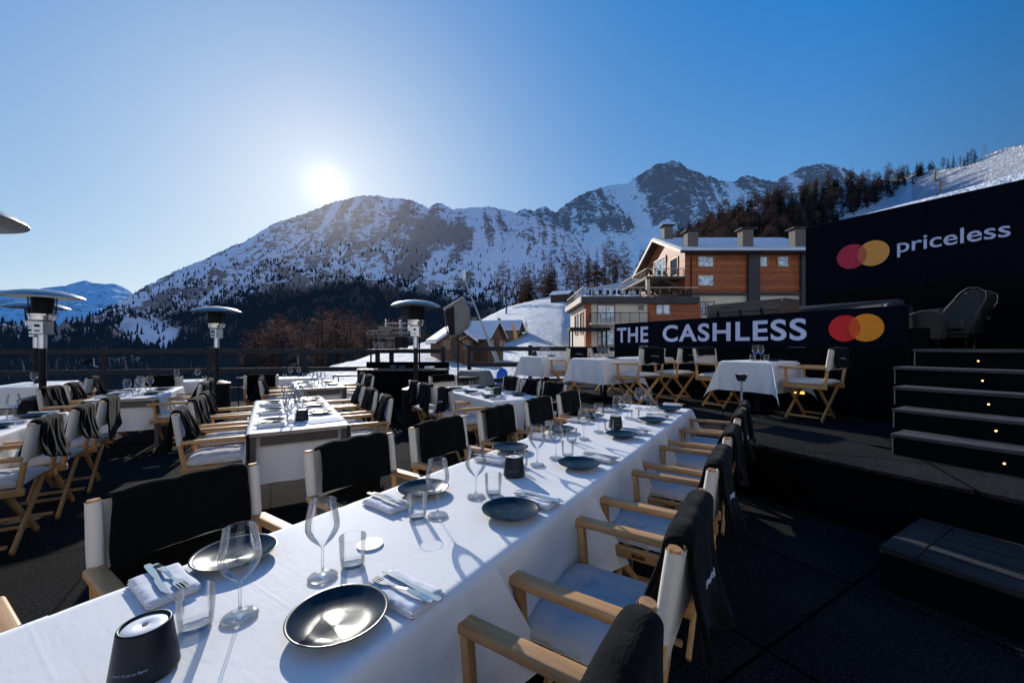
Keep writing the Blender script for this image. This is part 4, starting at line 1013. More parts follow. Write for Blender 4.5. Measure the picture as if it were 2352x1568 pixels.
def rack(px, lab):
    e = empty('wire_rack', ((px - CX) / F * (SD + .35), SD + .35, z1_ - .1), 0, lab, 'wire rack')
    b = MB()
    for k in range(4): b.box((0, 0, .1 + .13 * k), (.34, .2, .008))
    for s in (-1, 1):
        for y in (-.1, .1): b.tube([(s * .16, y, 0), (s * .19, y, .56)], .006, 5)
    for k in range(5): b.tube([(-.13 + k * .065, -.1, 0), (-.15 + k * .075, -.1, .5)], .003, 4)
    b.obj('wires', M['galv'], e)
    b = MB()
    for s in (-1, 1):
        for k in range(3): b.lathe([(0, .36 + k * .08), (.025, .37 + k * .08), (.025, .41 + k * .08), (0, .42 + k * .08)], 10, (s * .185, -.1, 0))
    b.obj('cups', M['white'], e)
rack(905, 'wire cup rack beside the patio heater, left of its pole'); rack(938, 'wire cup rack half hidden behind the patio heater pole')
p = atD(922, 798, 10.2); b = MB(); b.lathe([(0, 0), (.15, 0), (.17, .02), (.17, .26), (.15, .28), (.13, .02), (0, .02)], 24)
b.obj('cooking_pot', M['blackm'], None, True, loc=(p.x, 10.2, 1.385), lab='black round pot standing on the fence beside the patio heater', cat='pot')

# tarpaulin covered lamp on a thin pole
D = 8.9
p = Vector(((1052 - CX) / F * D, D, 0)); e = empty('covered_floodlight', p, 0, 'grey tarpaulin covered floodlight on a thin black pole before the fence', 'covered light'); e.scale = (.88, .88, .97)
b = MB(); b.tube([(0, 0, 0), (0, 0, 1.8)], .02, 8); b.beam((-.3, 0, 1.8), (.25, 0, 1.45), .03, .03); b.obj('pole', M['blackm'], e)
b = MB(); c = [(-.30, 0, 2.35), (.12, 0, 2.56), (.30, 0, 2.35), (.29, 0, 1.92), (-.02, 0, 1.72), (-.20, 0, 1.66)]
b.prism([(x, -.13, z) for x, y, z in c], (0, .3, 0)); 
bmesh.ops.bevel(b.bm, geom=b.bm.edges[:], offset=.03, segments=2, affect='EDGES'); b.obj('tarpaulin', M['tarp'], e, True)
b = MB(); b.prism([(-.29, -.135, 2.29), (-.08, -.14, 2.38), (-.06, -.14, 1.74), (-.19, -.135, 1.72)], (0, -.004, 0)); b.obj('lamp_face', M['blackm'], e)
b = MB(); b.prism([(-.36, -.15, 2.33), (.13, -.15, 2.60), (.15, -.15, 2.57), (-.34, -.15, 2.29)], (0, .34, 0)); b.obj('top_flap', M['galv'], e)
b = MB(); b.tube([(.30, .0, 2.3), (.33, .05, 2.0), (.30, .02, 1.75), (.02, 0, 1.62), (0, -.02, 1.55)], .007, 5); b.tube([(-.33, -.1, 2.27), (-.28, -.1, 1.9), (-.16, -.1, 1.6)], .012, 5); b.obj('tie_cord', M['piping'], e)
# tarpaulin covered round grill
p = Vector(((1066 - CX) / F * 9.3, 9.3, 0)); e = empty('covered_grill', p, 0, 'round dark table with a grey tarpaulin over it beside the gap in the fence', 'covered table')
b = MB(); b.lathe([(0, .70), (.33, .70), (.35, .715), (.35, .73), (0, .74)], 28); b.obj('tabletop', M['blackm'], e, True)
b = MB()
for a in range(3): b.tube([(.05 * cos(a * 2.1), .05 * sin(a * 2.1), .70), (.3 * cos(a * 2.1 + .3), .3 * sin(a * 2.1 + .3), 0)], .016, 8)
b.obj('leg', M['blackm'], e)
b = MB()
def tf(u, v):
    a = u * 2 * pi; r = (.30 + .30 * v ** .7) * (1 + .07 * sin(5 * a + 3 * v)); return Vector((.2 + r * cos(a), .45 + r * .8 * sin(a), .84 - .82 * max(0, v - .12) / .88 - .03 * sin(3 * a) * v))
b.grid(tf, 48, 12); b.grid(lambda u, v: Vector((.2 + .30 * v * cos(u * 2 * pi), .45 + .24 * v * sin(u * 2 * pi), .86 - .02 * v)), 32, 3)
b.obj('tarpaulin', M['tarp'], e, True)
# slim black bar tables by the fence
for px, D, w_, zt, lab in ((578, 8.9, .42, .74, 'small slim black side table left of the middle row tables'), (800, 9.5, .62, .74, 'slim black side table beside the serving desk')):
    e = empty('side_table', ((px - CX) / F * D, D, 0), .1, lab, 'side table')
    b = MB(); b.box((0, 0, zt), (w_, .45, .025), None, .008); b.obj('tabletop', M['tablemetal'], e)
    for x in (-1, 1):
        for y in (-1, 1): b = MB(); b.tube([(x * (w_ / 2 - .03), y * .18, zt - .012), (x * (w_ / 2 - .03), y * .18, 0)], .012, 6); b.obj('leg', M['blackm'], e)
# small black spot on a post clamp
for px in (228, 690):
    x, y = onf(px); e = empty('spotlight', (x, y - .12, .95), 0, 'small black spotlight clamped on the fence post ' + ('beside the left heater' if px < 400 else 'behind the middle tables'), 'spotlight')
    b = MB(); b.tube([(0, .1, 0), (0, 0, .02), (.0, 0, .2)], .012, 6); b.obj('bracket', M['galv'], e)
    b = MB(); b.tube([(-.24, 0, .10), (-.10, -.02, .14)], [.05, .065], 12); b.obj('lamp_head', M['blackm'], e)
# ================================================================== FURNITURE
def bake(me, mods):
    o = bpy.data.objects.new('tmp', me); COL.objects.link(o)
    for t, kw in mods:
        m = o.modifiers.new(t, t)
        for k, v in kw.items(): setattr(m, k, v)
    bpy.context.view_layer.update(); dg = bpy.context.evaluated_depsgraph_get()
    r = bpy.data.meshes.new_from_object(o.evaluated_get(dg)); bpy.data.objects.remove(o)
    for p in r.polygons: p.use_smooth = True
    return r
def chair_proto():
    e = empty('director_chair', (0, 0, 0), 0, 'chair', 'director chair')
    W = .255
    for y, s in ((.19, 1), (-.17, -1)):
        for x in (-1, 1):
            b = MB(); b.beam((x * (W - .01), y + x * s * .014, .425), (-x * (W - .02), y + x * s * .014, .012), .022, .042, .005); b.obj('leg', M['woodx'], e)
    for x in (-1, 1):
        b = MB(); b.beam((x * (W - .045), -.155, .055), (x * (W - .045), .175, .055), .03, .022, .005); b.obj('stretcher', M['wood'], e)
        b = MB(); b.beam((x * W, -.25, .43), (x * W, .245, .43), .03, .052, .006); r = b.obj('side_rail', M['wood'], e)
        b = MB(); b.box((x * (W + .0165), .03, .43), (.003, .06, .022), None, .001); b.box((x * (W + .019), .03, .43), (.004, .012, .012), None, .002); b.obj('hinge', M['brass'], r)
        b = MB(); b.beam((x * W, .185, .456), (x * W, .20, .645), .036, .028, .005); b.obj('arm_post', M['woodx'], e)
        b = MB(); b.tube([(x * W, -.225, .456), (x * W, -.285, .895)], .0175, 12); b.obj('back_post', M['woodx'], e, True)
        b = MB(); b.beam((x * (W + .006), -.25, .660), (x * (W + .006), .275, .660), .058, .032, .011, seg=3); b.obj('arm', M['wood'], e, True)
    b = MB(); b.box((0, -.01, .468), (2 * W - .02, .43, .008), None, .003); b.obj('seat', M['canvas'], e)
    def cu(top):
        def f(u, v):
            x = (u - .5) * (2 * W - .01); y = (v - .5) * .47 + .0
            ed = (1 - abs(2 * u - 1) ** 5) * (1 - abs(2 * v - 1) ** 5)
            d = sum(exp(-(((u - a) / .055) ** 2 + ((v - c) / .055) ** 2)) + .35 * exp(-(((u - a) * (v - c)) / .004) ** 2 - (((u - a) ** 2 + (v - c) ** 2) / .03)) for a in (.3, .7) for c in (.3, .7))
            z = .473 + (ed ** .5) * (.046 if top else 0) - (.022 * d if top else 0) + (.006 * noise.noise(Vector((x * 9, y * 9, 1))) if top else 0)
            return Vector((x * (1 - .02 * (1 - ed)), y, z))
        return f
    b = MB(); b.grid(cu(True), 26, 24); b.grid(cu(False), 26, 24); bmesh.ops.remove_doubles(b.bm, verts=b.bm.verts, dist=.0012); b.obj('cushion', M['cushion'], e, 'all')
    # canvas backrest with sleeves round the posts
    b = MB()
    def bp(z): f = (z - .456) / .439; return -.225 - .06 * f
    def panel(u, v):
        x = (u - .5) * 2 * W; z = .645 + .235 * v; return Vector((x, bp(z) - .02 - .018 * sin(pi * u), z))
    def panel2(u, v): q = panel(u, v); q.y += .004; return q
    b.grid(panel, 14, 4); b.grid(panel2, 14, 4)
    for x in (-1, 1):
        b.tube([(x * W, bp(.64), .64), (x * W, bp(.76), .76), (x * W, bp(.886), .886)], [.0225, .0235, .0225], 14, cap=False)
        b.tube([(x * W, bp(.64), .64), (x * W, bp(.886), .886)], .0205, 14, cap=False)
        b.tube([(x * W + .001, bp(.886) , .8855), (x * W + .001, bp(.886), .8875)], [.0232, .0225], 14, cap=False)
    b.obj('backrest', M['canvas'], e, True, False)
    return e
CP = Proto(chair_proto())

def blanket_mesh(w, fd, bd, x0, amp, seed, skew=0.0, flare=.15, text=True, gather=0.0, thick=.011, nf=2.2):
    g = random.Random(seed); ph = [g.random() * 6.28 for _ in range(8)]
    r = .034; arc = pi * r; L = fd + arc + bd
    def f(u, v, off=0.0):
        s = v * L; q = (u - .5); nz = lambda a, b_, c: noise.noise(Vector((a + seed * 3.1, b_, c)))
        fdu = fd * (1 + .14 * nz(u * 2.2, 0, 1) + .02 * sin(9 * u)); bdu = bd * (1 + .14 * nz(u * 2.2, 5, 2) + skew * q * 2 + .015 * sin(11 * u + ph[1]))
        zt = .888; yc = -.284; dist = 0.0
        if s < fd: k = (fd - s) / fd; dist = k; y = yc + r + .10 * k * fd; z = zt - k * fdu; side = 1
        elif s < fd + arc: a = (s - fd) / r; y = yc + r * cos(a); z = zt + r * .7 * sin(a); side = 0
        else: k = (s - fd - arc) / bd; dist = k; y = yc - r - .012 * k + .012 * sin(pi * k); z = zt - k * bdu; side = -1
        ww = w * (1 - gather * (1 - dist)) * (1 + flare * dist)
        wave = 1.5 * nz(q * nf * 2.4 + .5 * dist, dist * .9, 3) + .7 * nz(q * nf * 6, dist * 1.5, 4)
        rip = amp * wave * (.15 + .85 * dist)
        if side: y += (rip + amp * .7 * dist) * side
        z += .006 * nz(q * 6, 0, 6) * (1 - dist) - .012 * abs(q * 2) ** 8 * (1 - dist)
        x = x0 + q * ww + amp * .5 * nz(q * 5, dist * 2, 8) * dist + .010 * nz(s * 6, q, 9)
        if abs(x) > .275: z -= min(.10, (abs(x) - .275) * 1.3) * (1 - dist * .6)
        return Vector((x, y - (off if side < 0 else 0), z))
    b = MB(); b.grid(f, 34, 46)
    me = bake(b.mesh('blanket', M['blanket'], 'all'), [('SOLIDIFY', dict(thickness=thick, offset=0)), ('SUBSURF', dict(levels=1, render_levels=1))])
    tm = None
    if text:
        b = MB(); v0 = (fd + arc + bd * .52) / L; pts = []
        for i in range(60):
            t = i / 59; pts.append(f(.5 + (.5 - t) * .40, v0 + .016 * (sin(t * 52) * (.5 + .5 * abs(sin(t * 15)))), thick * .5 + .005))
        for i in range(59):
            if i % 9 == 8: continue
            b.beam(pts[i], pts[i + 1], .0026, .0026)
        tm = b.mesh('embroidery', M['whitetext'])
    return me, tm
BL = [blanket_mesh(.44, .22, .44, 0, .008, 1, .02, .02, False, nf=1),          # 0 broad and flat
      blanket_mesh(.42, .22, .34, .0, .010, 2, .12, .02, False, nf=1.2),          # 1 broad, back hem rising
      blanket_mesh(.34, .24, .30, .07, .05, 3, .12, .22, False, .16),     # 2 folded, bunched
      blanket_mesh(.455, .28, .34, .0, .035, 4, .22, .03, True, .05, .018, 1.0),     # 3 long and soft
      blanket_mesh(.38, .22, .28, .03, .035, 5, -.15, .10, True, .05, .012, 1.4),
      blanket_mesh(.43, .10, .22, .0, .006, 6, .0, .01, True, 0, .009, 1),   # 5 neat short cover
      blanket_mesh(.43, .26, .32, -.02, .045, 8, .25, .06, False, .06, .014, 1.2)]
def blanket(kind, loc, rz, lab, flip=False):
    me, tm = BL[kind]
    o = link('blanket', me, None, loc, rz, lab, 'blanket', 'charcoal blankets over the director chairs')
    if flip: o.scale = (-1, 1, 1)
    if tm and not flip: link('embroidery', tm, o)
    return o
def chair(G, p, t, face, lab, bk=0, z=0.0, flip=False, blab=None, jit=2.0):
    ang = {'+n': G.a - pi / 2, '-n': G.a + pi / 2, '+d': G.a, '-d': G.a + pi}[face] + R(rnd.uniform(-jit, jit))
    loc = G.P(p, t, z + .002)
    CP.put(loc, ang, 'director chair ' + lab, 'wooden director chairs')
    if bk is not None: blanket(bk, loc, ang, 'blanket on chair ' + lab, flip)

# ------------------------------------------------------------------ tables and cloths
def cloth_mesh(w, l, o, ends, seed, layer=0.0, end_drop=0.0, full=False, ear=1.0):
    """w across (x), l along (y). ends='flat': drops on the two long sides only; full: square cloth falling on four sides with hanging corners"""
    g = random.Random(seed); ph = [g.random() * 6.3 for _ in range(6)]; st_ = .022 if w < 1.2 else .03
    hw, hl = w / 2 + .004, l / 2 + (.004 if full else 0)
    ea_x = o; ea_y = o if full else .06
    xs = []; nx = int((2 * (hw + ea_x)) / st_); ny = int((2 * (hl + ea_y)) / st_)
    def f(u, v):
        a = (u - .5) * 2 * (hw + ea_x); b_ = (v - .5) * 2 * (hl + ea_y)
        ex = max(0.0, abs(a) - hw); ey = max(0.0, abs(b_) - hl) if full else 0.0
        sx_ = 1 if a > 0 else -1; sy_ = 1 if b_ > 0 else -1
        z = layer + .0012 * noise.noise(Vector((a * 5, b_ * 5, seed)))
        if ex == 0 and ey == 0: return Vector((a, b_, z))
        rr = .014
        def fall(e): # distance along cloth past the edge -> outward, down
            if e < rr * 1.57: t = e / rr; return rr * sin(t), rr * (1 - cos(t))
            return rr, rr + (e - rr * 1.57)
        if ex > 0 and ey > 0:
            r = hypot(ex, ey); phi = atan2(ey, ex); out, dn = fall(r)
            prot = r * .30 * sin(2 * phi) * ear
            dn = dn * sqrt(max(.2, 1 - (.30 * sin(2 * phi)) ** 2))
            return Vector((sx_ * (hw + out * cos(phi) + prot * .75 + .004), sy_ * (hl + out * sin(phi) + prot * .75 + .004), z - dn))
        if ex > 0:
            out, dn = fall(ex); k = dn / o
            wv = (.014 * sin(b_ * 9 + ph[0] + sx_) + .010 * sin(b_ * 21 + ph[1] + 2 * k) + .016 * noise.noise(Vector((b_ * 7, k, seed)))) * k
            y = b_
            if not full:
                q = b_ / hl
                fl = max(0.0, q - .62) / .38 if q > 0 else 0.0
                y = b_ + .30 * dn * fl ** 2; wv += .050 * k * fl ** 2 + .030 * k * exp(-((q - .78) / .07) ** 2) - .008 * k * exp(-((q - .90) / .05) ** 2)
                fl0 = max(0.0, -q - .7) / .3; y += .02 * dn * fl0; wv -= .004 * fl0
                dn *= 1 + .10 * fl
            return Vector((sx_ * (hw + out + .012 * k + wv), y, z - dn))
        out, dn = fall(ey); k = dn / o
        wv = (.014 * sin(a * 9 + ph[2] + sy_) + .010 * sin(a * 19 + ph[3] + 2 * k) + .016 * noise.noise(Vector((a * 7, k, seed + 5)))) * k
        return Vector((a, sy_ * (hl + out + .012 * k + wv), z - dn))
    b = MB(); b.grid(f, nx, ny)
    if end_drop:
        yy = -l / 2 + .075
        b.grid(lambda u, v: Vector(((u - .5) * (w - .07), yy + .012 * sin(u * 14 + seed) * v, -.06 - end_drop * v)), 24, 8)
    bmesh.ops.recalc_face_normals(b.bm, faces=b.bm.faces)
    return b.mesh('tablecloth', M['cloth'], 'all', False)
TH = .75
def table(G, p0, p1, t0, t1, z, lab, clab, cgroup, o=.38, full=False, seed=0, layer=0.0, end=False, pedestal=False, frame='tablemetal', ear=1.0):
    w, l = p1 - p0, t1 - t0; c = G.P((p0 + p1) / 2, (t0 + t1) / 2, z)
    e = empty('dining_table', c, G.a, lab, 'table', 'dining tables')
    b = MB(); b.box((0, 0, TH - .022), (w - .01, l - .01, .036), None, .004); b.obj('tabletop', M['tabletop'], e)
    if pedestal:
        b = MB(); b.box((0, 0, .015), (.42, .42, .03), None, .004); b.box((0, 0, TH / 2), (.08, .08, TH - .09)); b.obj('pedestal', M['blackm'], e)
    else:
        b = MB()
        for s in (-1, 1):
            b.box((s * (w / 2 - .05), 0, TH - .075), (.025, l - .16, .06)); b.box((0, s * (l / 2 - .045), TH - .08), (w - .16, .025, .075))
        b.obj('apron', M[frame], e)
        for sx_ in (-1, 1):
            for sy_ in (-1, 1): b = MB(); b.box((sx_ * (w / 2 - .03), sy_ * (l / 2 - .03), (TH - .045) / 2), (.042, .042, TH - .045), None, .004); b.obj('leg', M[frame], e)
    me = cloth_mesh(w, l, o, 'flat', seed, layer, .38 if end else 0, full, ear)
    link('tablecloth', me, None, (c.x, c.y, z + TH + .002), G.a, clab, 'tablecloth', cgroup)

# main row, seven square tables
ts = [-.62, .15, .95, 1.74, 2.53, 3.28, 3.95, 4.62]
for i in range(7):
    a, c_ = ts[i], ts[i + 1]
    nm = 'first' if i == 0 else ORD[i]
    table(G1, -1.50, -.74, a + .004, c_ - .004, 0, f'square table under the long front row of cloths, {nm} from the camera', f'white tablecloth on the long front row, {nm} from the camera', 'white cloths of the long front row', seed=i + 1, layer=(7 - i) * .0016)
# rows on the left
table(G2, -.15, .585, 3.75, 5.85, 0, 'long table of the middle row with bare grey frame at its near end', 'white tablecloth with wine glasses on the middle row, nearer table', 'white cloths of the left rows', o=.34, seed=11, end=True)
table(G2, .355, 1.085, 7.22, 8.65, 0, 'farther table of the middle row close to the serving desk', 'white tablecloth on the farther table of the middle row', 'white cloths of the left rows', o=.34, seed=12, end=True)
table(G2, -2.0, -1.28, 7.05, 8.63, 0, 'long table beside the big left heater with grey metal legs', 'white tablecloth on the long table beside the big left heater', 'white cloths of the left rows', o=.34, seed=13, end=True)
table(G2, -2.52, -1.80, 3.5, 5.86, 0, 'long table cut by the picture edge before the big left heater', 'white tablecloth on the table cut by the picture edge', 'white cloths of the left rows', o=.34, seed=14)
table(G2, 2.34, 3.09, 4.31, 6.3, 0, 'long table between the front row and the covered floodlight', 'white tablecloth on the table behind the front row, below the fence gap', 'white cloths of the left rows', o=.40, seed=15, full=True, ear=.7)
table(G2, -4.0, -3.28, 9.9, 11.3, 0, 'far table at the fence behind the big left heater', 'white tablecloth on the far table behind the big left heater', 'white cloths of the left rows', o=.34, seed=16, full=True)
table(G2, -1.75, -1.05, 9.75, 10.45, 0, 'small far table by the fence left of the lone heater', 'white tablecloth on the small far table left of the lone heater', 'white cloths of the left rows', o=.34, seed=17, full=True)
table(G2, .15, .85, 9.6, 10.3, 0, 'small far table by the fence right of the lone heater', 'white tablecloth on the small far table right of the lone heater', 'white cloths of the left rows', o=.34, seed=18, full=True)
# platform tables
PZ2 = PZ + .035
table(G2, 4.65, 5.40, 6.54, 7.29, PZ2 - .03, 'square pedestal table on the raised terrace, farthest from the stairs', 'white square cloth on the raised table farthest from the stairs', 'square cloths on the raised terrace', full=True, seed=21, pedestal=True, o=.42, ear=1.15)
table(G2, 4.62, 5.37, 4.80, 5.55, PZ2 - .03, 'square pedestal table in the middle of the raised terrace', 'white square cloth with pointed corner in front of the THE lettering', 'square cloths on the raised terrace', full=True, seed=22, pedestal=True, o=.42, ear=1.15)
table(G2, 5.58, 6.26, 2.72, 3.38, PZ2 - .03, 'square pedestal table nearest the stairs below the lettering', 'white square cloth with hanging corners behind the steel ashtray', 'square cloths on the raised terrace', full=True, seed=23, pedestal=True, o=.42, ear=1.25)
table(G2, 5.78, 6.44, 4.88, 5.54, PZ2 - .03, 'square table against the stage wall behind other chairs', 'white square cloth half hidden against the stage wall', 'square cloths on the raised terrace', full=True, seed=24, pedestal=True, o=.12)

# chairs: front row
for i, t in enumerate((.60, 1.38, 2.19, 2.91, 3.64, 4.27)):
    chair(G1, -.50, t, '-n', f'on the stage side of the long front row, {ORD[i]} from the camera', (3, 3, 3, 6, 3, 6)[i], flip=False, jit=1.2)
for i, t in enumerate((.63, 1.40, 2.10, 2.82, 3.54, 4.25)):
    chair(G1, -1.70, t, '+n', f'on the valley side of the long front row, {ORD[i]} from the camera', (0, 1, 0, 1, 0, 1)[i], flip=bool(i % 2), jit=1.5)
chair(G1, -1.70, -.10, '+n', 'cut off by the lower left picture corner, one arm showing', None)
# middle row
for i, t in enumerate((4.33, 5.08, 5.75)):
    chair(G2, -.36, t, '+n', f'left of the nearer middle row table, {ORD[i]} from the camera', (2, 6, 2)[i], jit=3)
    chair(G2, .78, t + .05, '-n', f'right of the nearer middle row table, {ORD[i]} from the camera', (2, 4, 2)[i], flip=True, jit=3)
for i, t in enumerate((7.6, 8.3)):
    chair(G2, .15, t, '+n', f'left of the farther middle row table, {ORD[i]} from the camera', 2, jit=3)
    chair(G2, 1.28, t, '-n', f'right of the farther middle row table, {ORD[i]} from the camera', (6, 2)[i], flip=True, jit=3)
chair(G2, -.15, 9.0, '+d', 'seen from behind beside the slim black side table', 0)
# left rows
for i, t in enumerate((7.25, 7.95)):
    chair(G2, -1.12, t, '-n', f'right of the table beside the big heater, {ORD[i]} from the camera', (2, 6)[i], flip=True, jit=3)
for i, t in enumerate((7.5, 8.25)):
    chair(G2, -2.16, t, '+n', f'left of the table beside the big heater, {ORD[i]} from the camera', (6, 2)[i], jit=4)
chair(G2, -1.62, 9.0, '-d', 'at the far end of the long table beside the big left heater', 4)
for i, t in enumerate((4.33, 5.0, 5.66)):
    chair(G2, -1.70, t, '-n', f'right of the table cut by the picture edge, {ORD[i]} from the camera', (4, 4, 1)[i], flip=True, jit=3)
chair(G2, -2.9, 9.6, '-n', 'in front of the far table behind the big left heater', 2)
# table behind the front row
for i, t in enumerate((4.72, 5.35, 5.95)):
    chair(G2, 2.15, t, '+n', f'left of the table behind the front row, {ORD[i]} from the camera', (4, 6, 2)[i], jit=3)
    chair(G2, 3.28, t - .02, '-n', f'right of the table behind the front row, {ORD[i]} from the camera', (0, 2, 1)[i], flip=bool(i % 2), jit=3)
chair(G2, 2.7, 6.62, '-d', 'at the far end of the table behind the front row', 5)
# raised terrace
chair(G2, 5.02, 6.18, '+d', 'at the raised table farthest from the stairs', 5, PZ2, jit=4)
chair(G2, 5.02, 4.42, '+d', 'at the middle raised table, embroidered cover on its back', 5, PZ2, jit=4)
chair(G2, 5.95, 4.45, '+d', 'against the stage wall behind the middle raised chair', 5, PZ2, jit=2)
chair(G2, 5.90, 5.95, '-d', 'with dark cover behind the glasses of the middle raised table', 5, PZ2, jit=2)
chair(G2, 5.95, 3.62, '-d', 'left of the raised table nearest the stairs', 5, PZ2, jit=2)
chair(G2, 5.93, 2.40, '+d', 'right of the raised table nearest the stairs', 5, PZ2, jit=4)

# ------------------------------------------------------------------ tableware
b = MB(); b.lathe([(0, .004), (.034, .0035), (.0405, .0015), (.041, .0025), (.033, .006), (.012, .009), (.0045, .016), (.0034, .03), (.0034, .078), (.005, .088), (.016, .098), (.031, .113),
                   (.042, .130), (.0465, .144), (.0458, .163), (.041, .192), (.0360, .222)], 40)
b.lathe([(.0360, .222), (.0364, .2228), (.0360, .2236), (.0356, .2228), (.0360, .222)], 40)
WG = b.mesh('wine_glass', M['glass'], 'all')
b = MB(); b.lathe([(0, .001), (.031, .001), (.0335, .004), (.0365, .04), (.0385, .084)], 36); b.lathe([(.0385, .084), (.0389, .0848), (.0385, .0856), (.0381, .0848), (.0385, .084)], 36); b.lathe([(.0335, .010), (0, .010)], 36)
TG = b.mesh('tumbler', M['glass'], 'all')
b = MB(); b.lathe([(0, 0), (.055, 0), (.075, .004), (.112, .017), (.1265, .0245), (.1275, .0262), (.1262, .0272), (.118, .0235), (.095, .0135), (.06, .0085), (0, .0080)], 72)
bmesh.ops.scale(b.bm, vec=(.91, .91, .95), verts=b.bm.verts); PL = b.mesh('dinner_plate', M['plate'], 'all')
def fold(u, v, k, w=.20, d=.115):
    x = (u - .5) * w; y = (v - .5) * d; ex = (1 - abs(2 * u - 1) ** 14) ; ey = (1 - abs(2 * v - 1) ** 14)
    return x, y, ex * ey
def napkin_mesh(seed):
    b = MB(); g = random.Random(seed); n = 3
    for L_ in range(n):
        z0 = .0015 + L_ * .0062; sh = g.uniform(-.003, .003)
        def top(u, v, z0=z0, sh=sh):
            x, y, e = fold(u, v, 0); return Vector((x * (1 - .012 * L_) + sh, y * (1 - .02 * L_), z0 + .0055 * e ** .4 + (.0018 * noise.noise(Vector((x * 30, y * 30, seed + L_))) if L_ == n - 1 else 0)))
        def bot(u, v, z0=z0, sh=sh): x, y, e = fold(u, v, 0); return Vector((x * (1 - .012 * L_) + sh, y * (1 - .02 * L_), z0))
        b.grid(top, 22, 14); b.grid(bot, 22, 14)
    bmesh.ops.remove_doubles(b.bm, verts=b.bm.verts, dist=.0004)
    return b.mesh('napkin', M['napkin'], 'all')
NK = [napkin_mesh(i) for i in range(3)]
def flat(outline, th, zf):
    b = MB(); n = len(outline); top = [b.bm.verts.new((x, y, zf(x) + th)) for x, y in outline]; bo = [b.bm.verts.new((x, y, zf(x))) for x, y in outline]
    b.bm.faces.new(top); b.bm.faces.new(bo[::-1])
    for k in range(n): b.bm.faces.new((top[k], bo[k], bo[(k + 1) % n], top[(k + 1) % n]))
    return b
def sym(h): return h + [(x, -y) for x, y in reversed(h)]
zf = lambda x: .0006 + .006 * (sst((x + .02) / .05) - sst((x - .03) / .07)) + .0 * x
half = [(.105, .0075), (.095, .0095), (.06, .0088), (.02, .0055), (-.02, .0035), (-.045, .004), (-.055, .010), (-.066, .0125)]
tines = [(-.103, .0122), (-.103, .0098), (-.072, .0094), (-.072, .0058), (-.103, .0052), (-.103, .0028), (-.072, .0024), (-.072, -.0024), (-.103, -.0028), (-.103, -.0052), (-.072, -.0058), (-.072, -.0094), (-.103, -.0098), (-.103, -.0122)]
b = flat(half + tines + [(x, -y) for x, y in reversed(half)], .0022, zf); bmesh.ops.triangulate(b.bm, faces=[f for f in b.bm.faces if len(f.verts) > 4]); FK = b.mesh('fork', M['chrome'])
kn = [(.115, .006), (.105, .0088), (.05, .008), (.0, .0055), (-.005, .0085), (-.03, .010), (-.08, .0098), (-.105, .004), (-.113, -.003), (-.10, -.0045), (-.02, -.0045), (0, -.0055), (.05, -.008), (.105, -.0088), (.115, -.006)]
b = flat(kn, .0030, lambda x: .0006); bmesh.ops.triangulate(b.bm, faces=[f for f in b.bm.faces if len(f.verts) > 4]); KN = b.mesh('knife', M['chrome'])
def lamp_proto():
    e = empty('table_lamp', (0, 0, 0), 0, 'lamp', 'table lamp', 'dark cone table lamps')
    b = MB(); b.lathe([(0, .001), (.054, .001), (.057, .004), (.056, .012), (.0445, .096), (.0425, .1), (.0395, .1), (.0385, .0965), (.0385, .094), (0, .094)], 48); b.obj('body', M['lampbody'], e, 'all')
    b = MB(); b.lathe([(.0375, .0945), (.034, .0965), (.006, .0965), (.005, .0955), (0, .0955)], 40); d = b.obj('diffuser', M['white'], e, 'all')
    b = MB(); b.lathe([(0, .0975), (.0048, .0975), (.005, .0962)], 16); b.obj('centre_hole', M['blackm'], d)
    me = textmesh('lettering', 'Scopri di più su Papin', M['greyprint'], .060, .0062, .0003, .0, .25)
    for v in me.vertices:
        x, y, z = v.co; zz = .030 + y; r = .0560 - (.0115 / .084) * (zz - .012) + .0004 + z; a = -pi / 2 + (x - .03) / r; v.co = (r * cos(a), r * sin(a), zz)
    me.update(); link('lettering', me, e); return e
LPp = Proto(lamp_proto())
ZT2 = TH + .014
CT = [0]
def item(nm, me, loc, rz, lab, cat, grp, s=1.0):
    o = link(nm, me, None, loc, rz, lab, cat, grp); o.scale = (s, s, s); return o
def setting(G, p, t, z, side, who, n=0, glass=True, plate=True, cut=True, nap_dt=.0, full=True):
    """side +1: guest sits at larger p (faces -n)"""
    c = G.P(p, t, z); j = lambda a: rnd.uniform(-a, a)
    if plate: item('dinner_plate', PL, G.P(p + j(.01), t + j(.01), z), G.a, 'dark blue plate ' + who, 'plate', 'dark plates')
    if cut:
        cutlery(G, G.P(p + j(.01), t + .20 * (1 if side > 0 else -1) + j(.01), z), side, who)
def cutlery(G, c, side, who, jr=4):
    a = G.a + (0 if side > 0 else pi) + R(rnd.uniform(-jr, jr))
    item('napkin', rnd.choice(NK), c, a, 'folded white napkin ' + who, 'napkin', 'folded napkins')
    dx = Vector((cos(a), sin(a), 0)); dy = Vector((-sin(a), cos(a), 0))
    item('fork', FK, c + dx * .012 - dy * .012 + Vector((0, 0, .0225)), a + R(4), 'steel fork ' + who, 'fork', 'steel forks')
    item('knife', KN, c + dx * .016 + dy * .012 + Vector((0, 0, .0225)), a - R(2), 'steel knife ' + who, 'knife', 'steel knives')
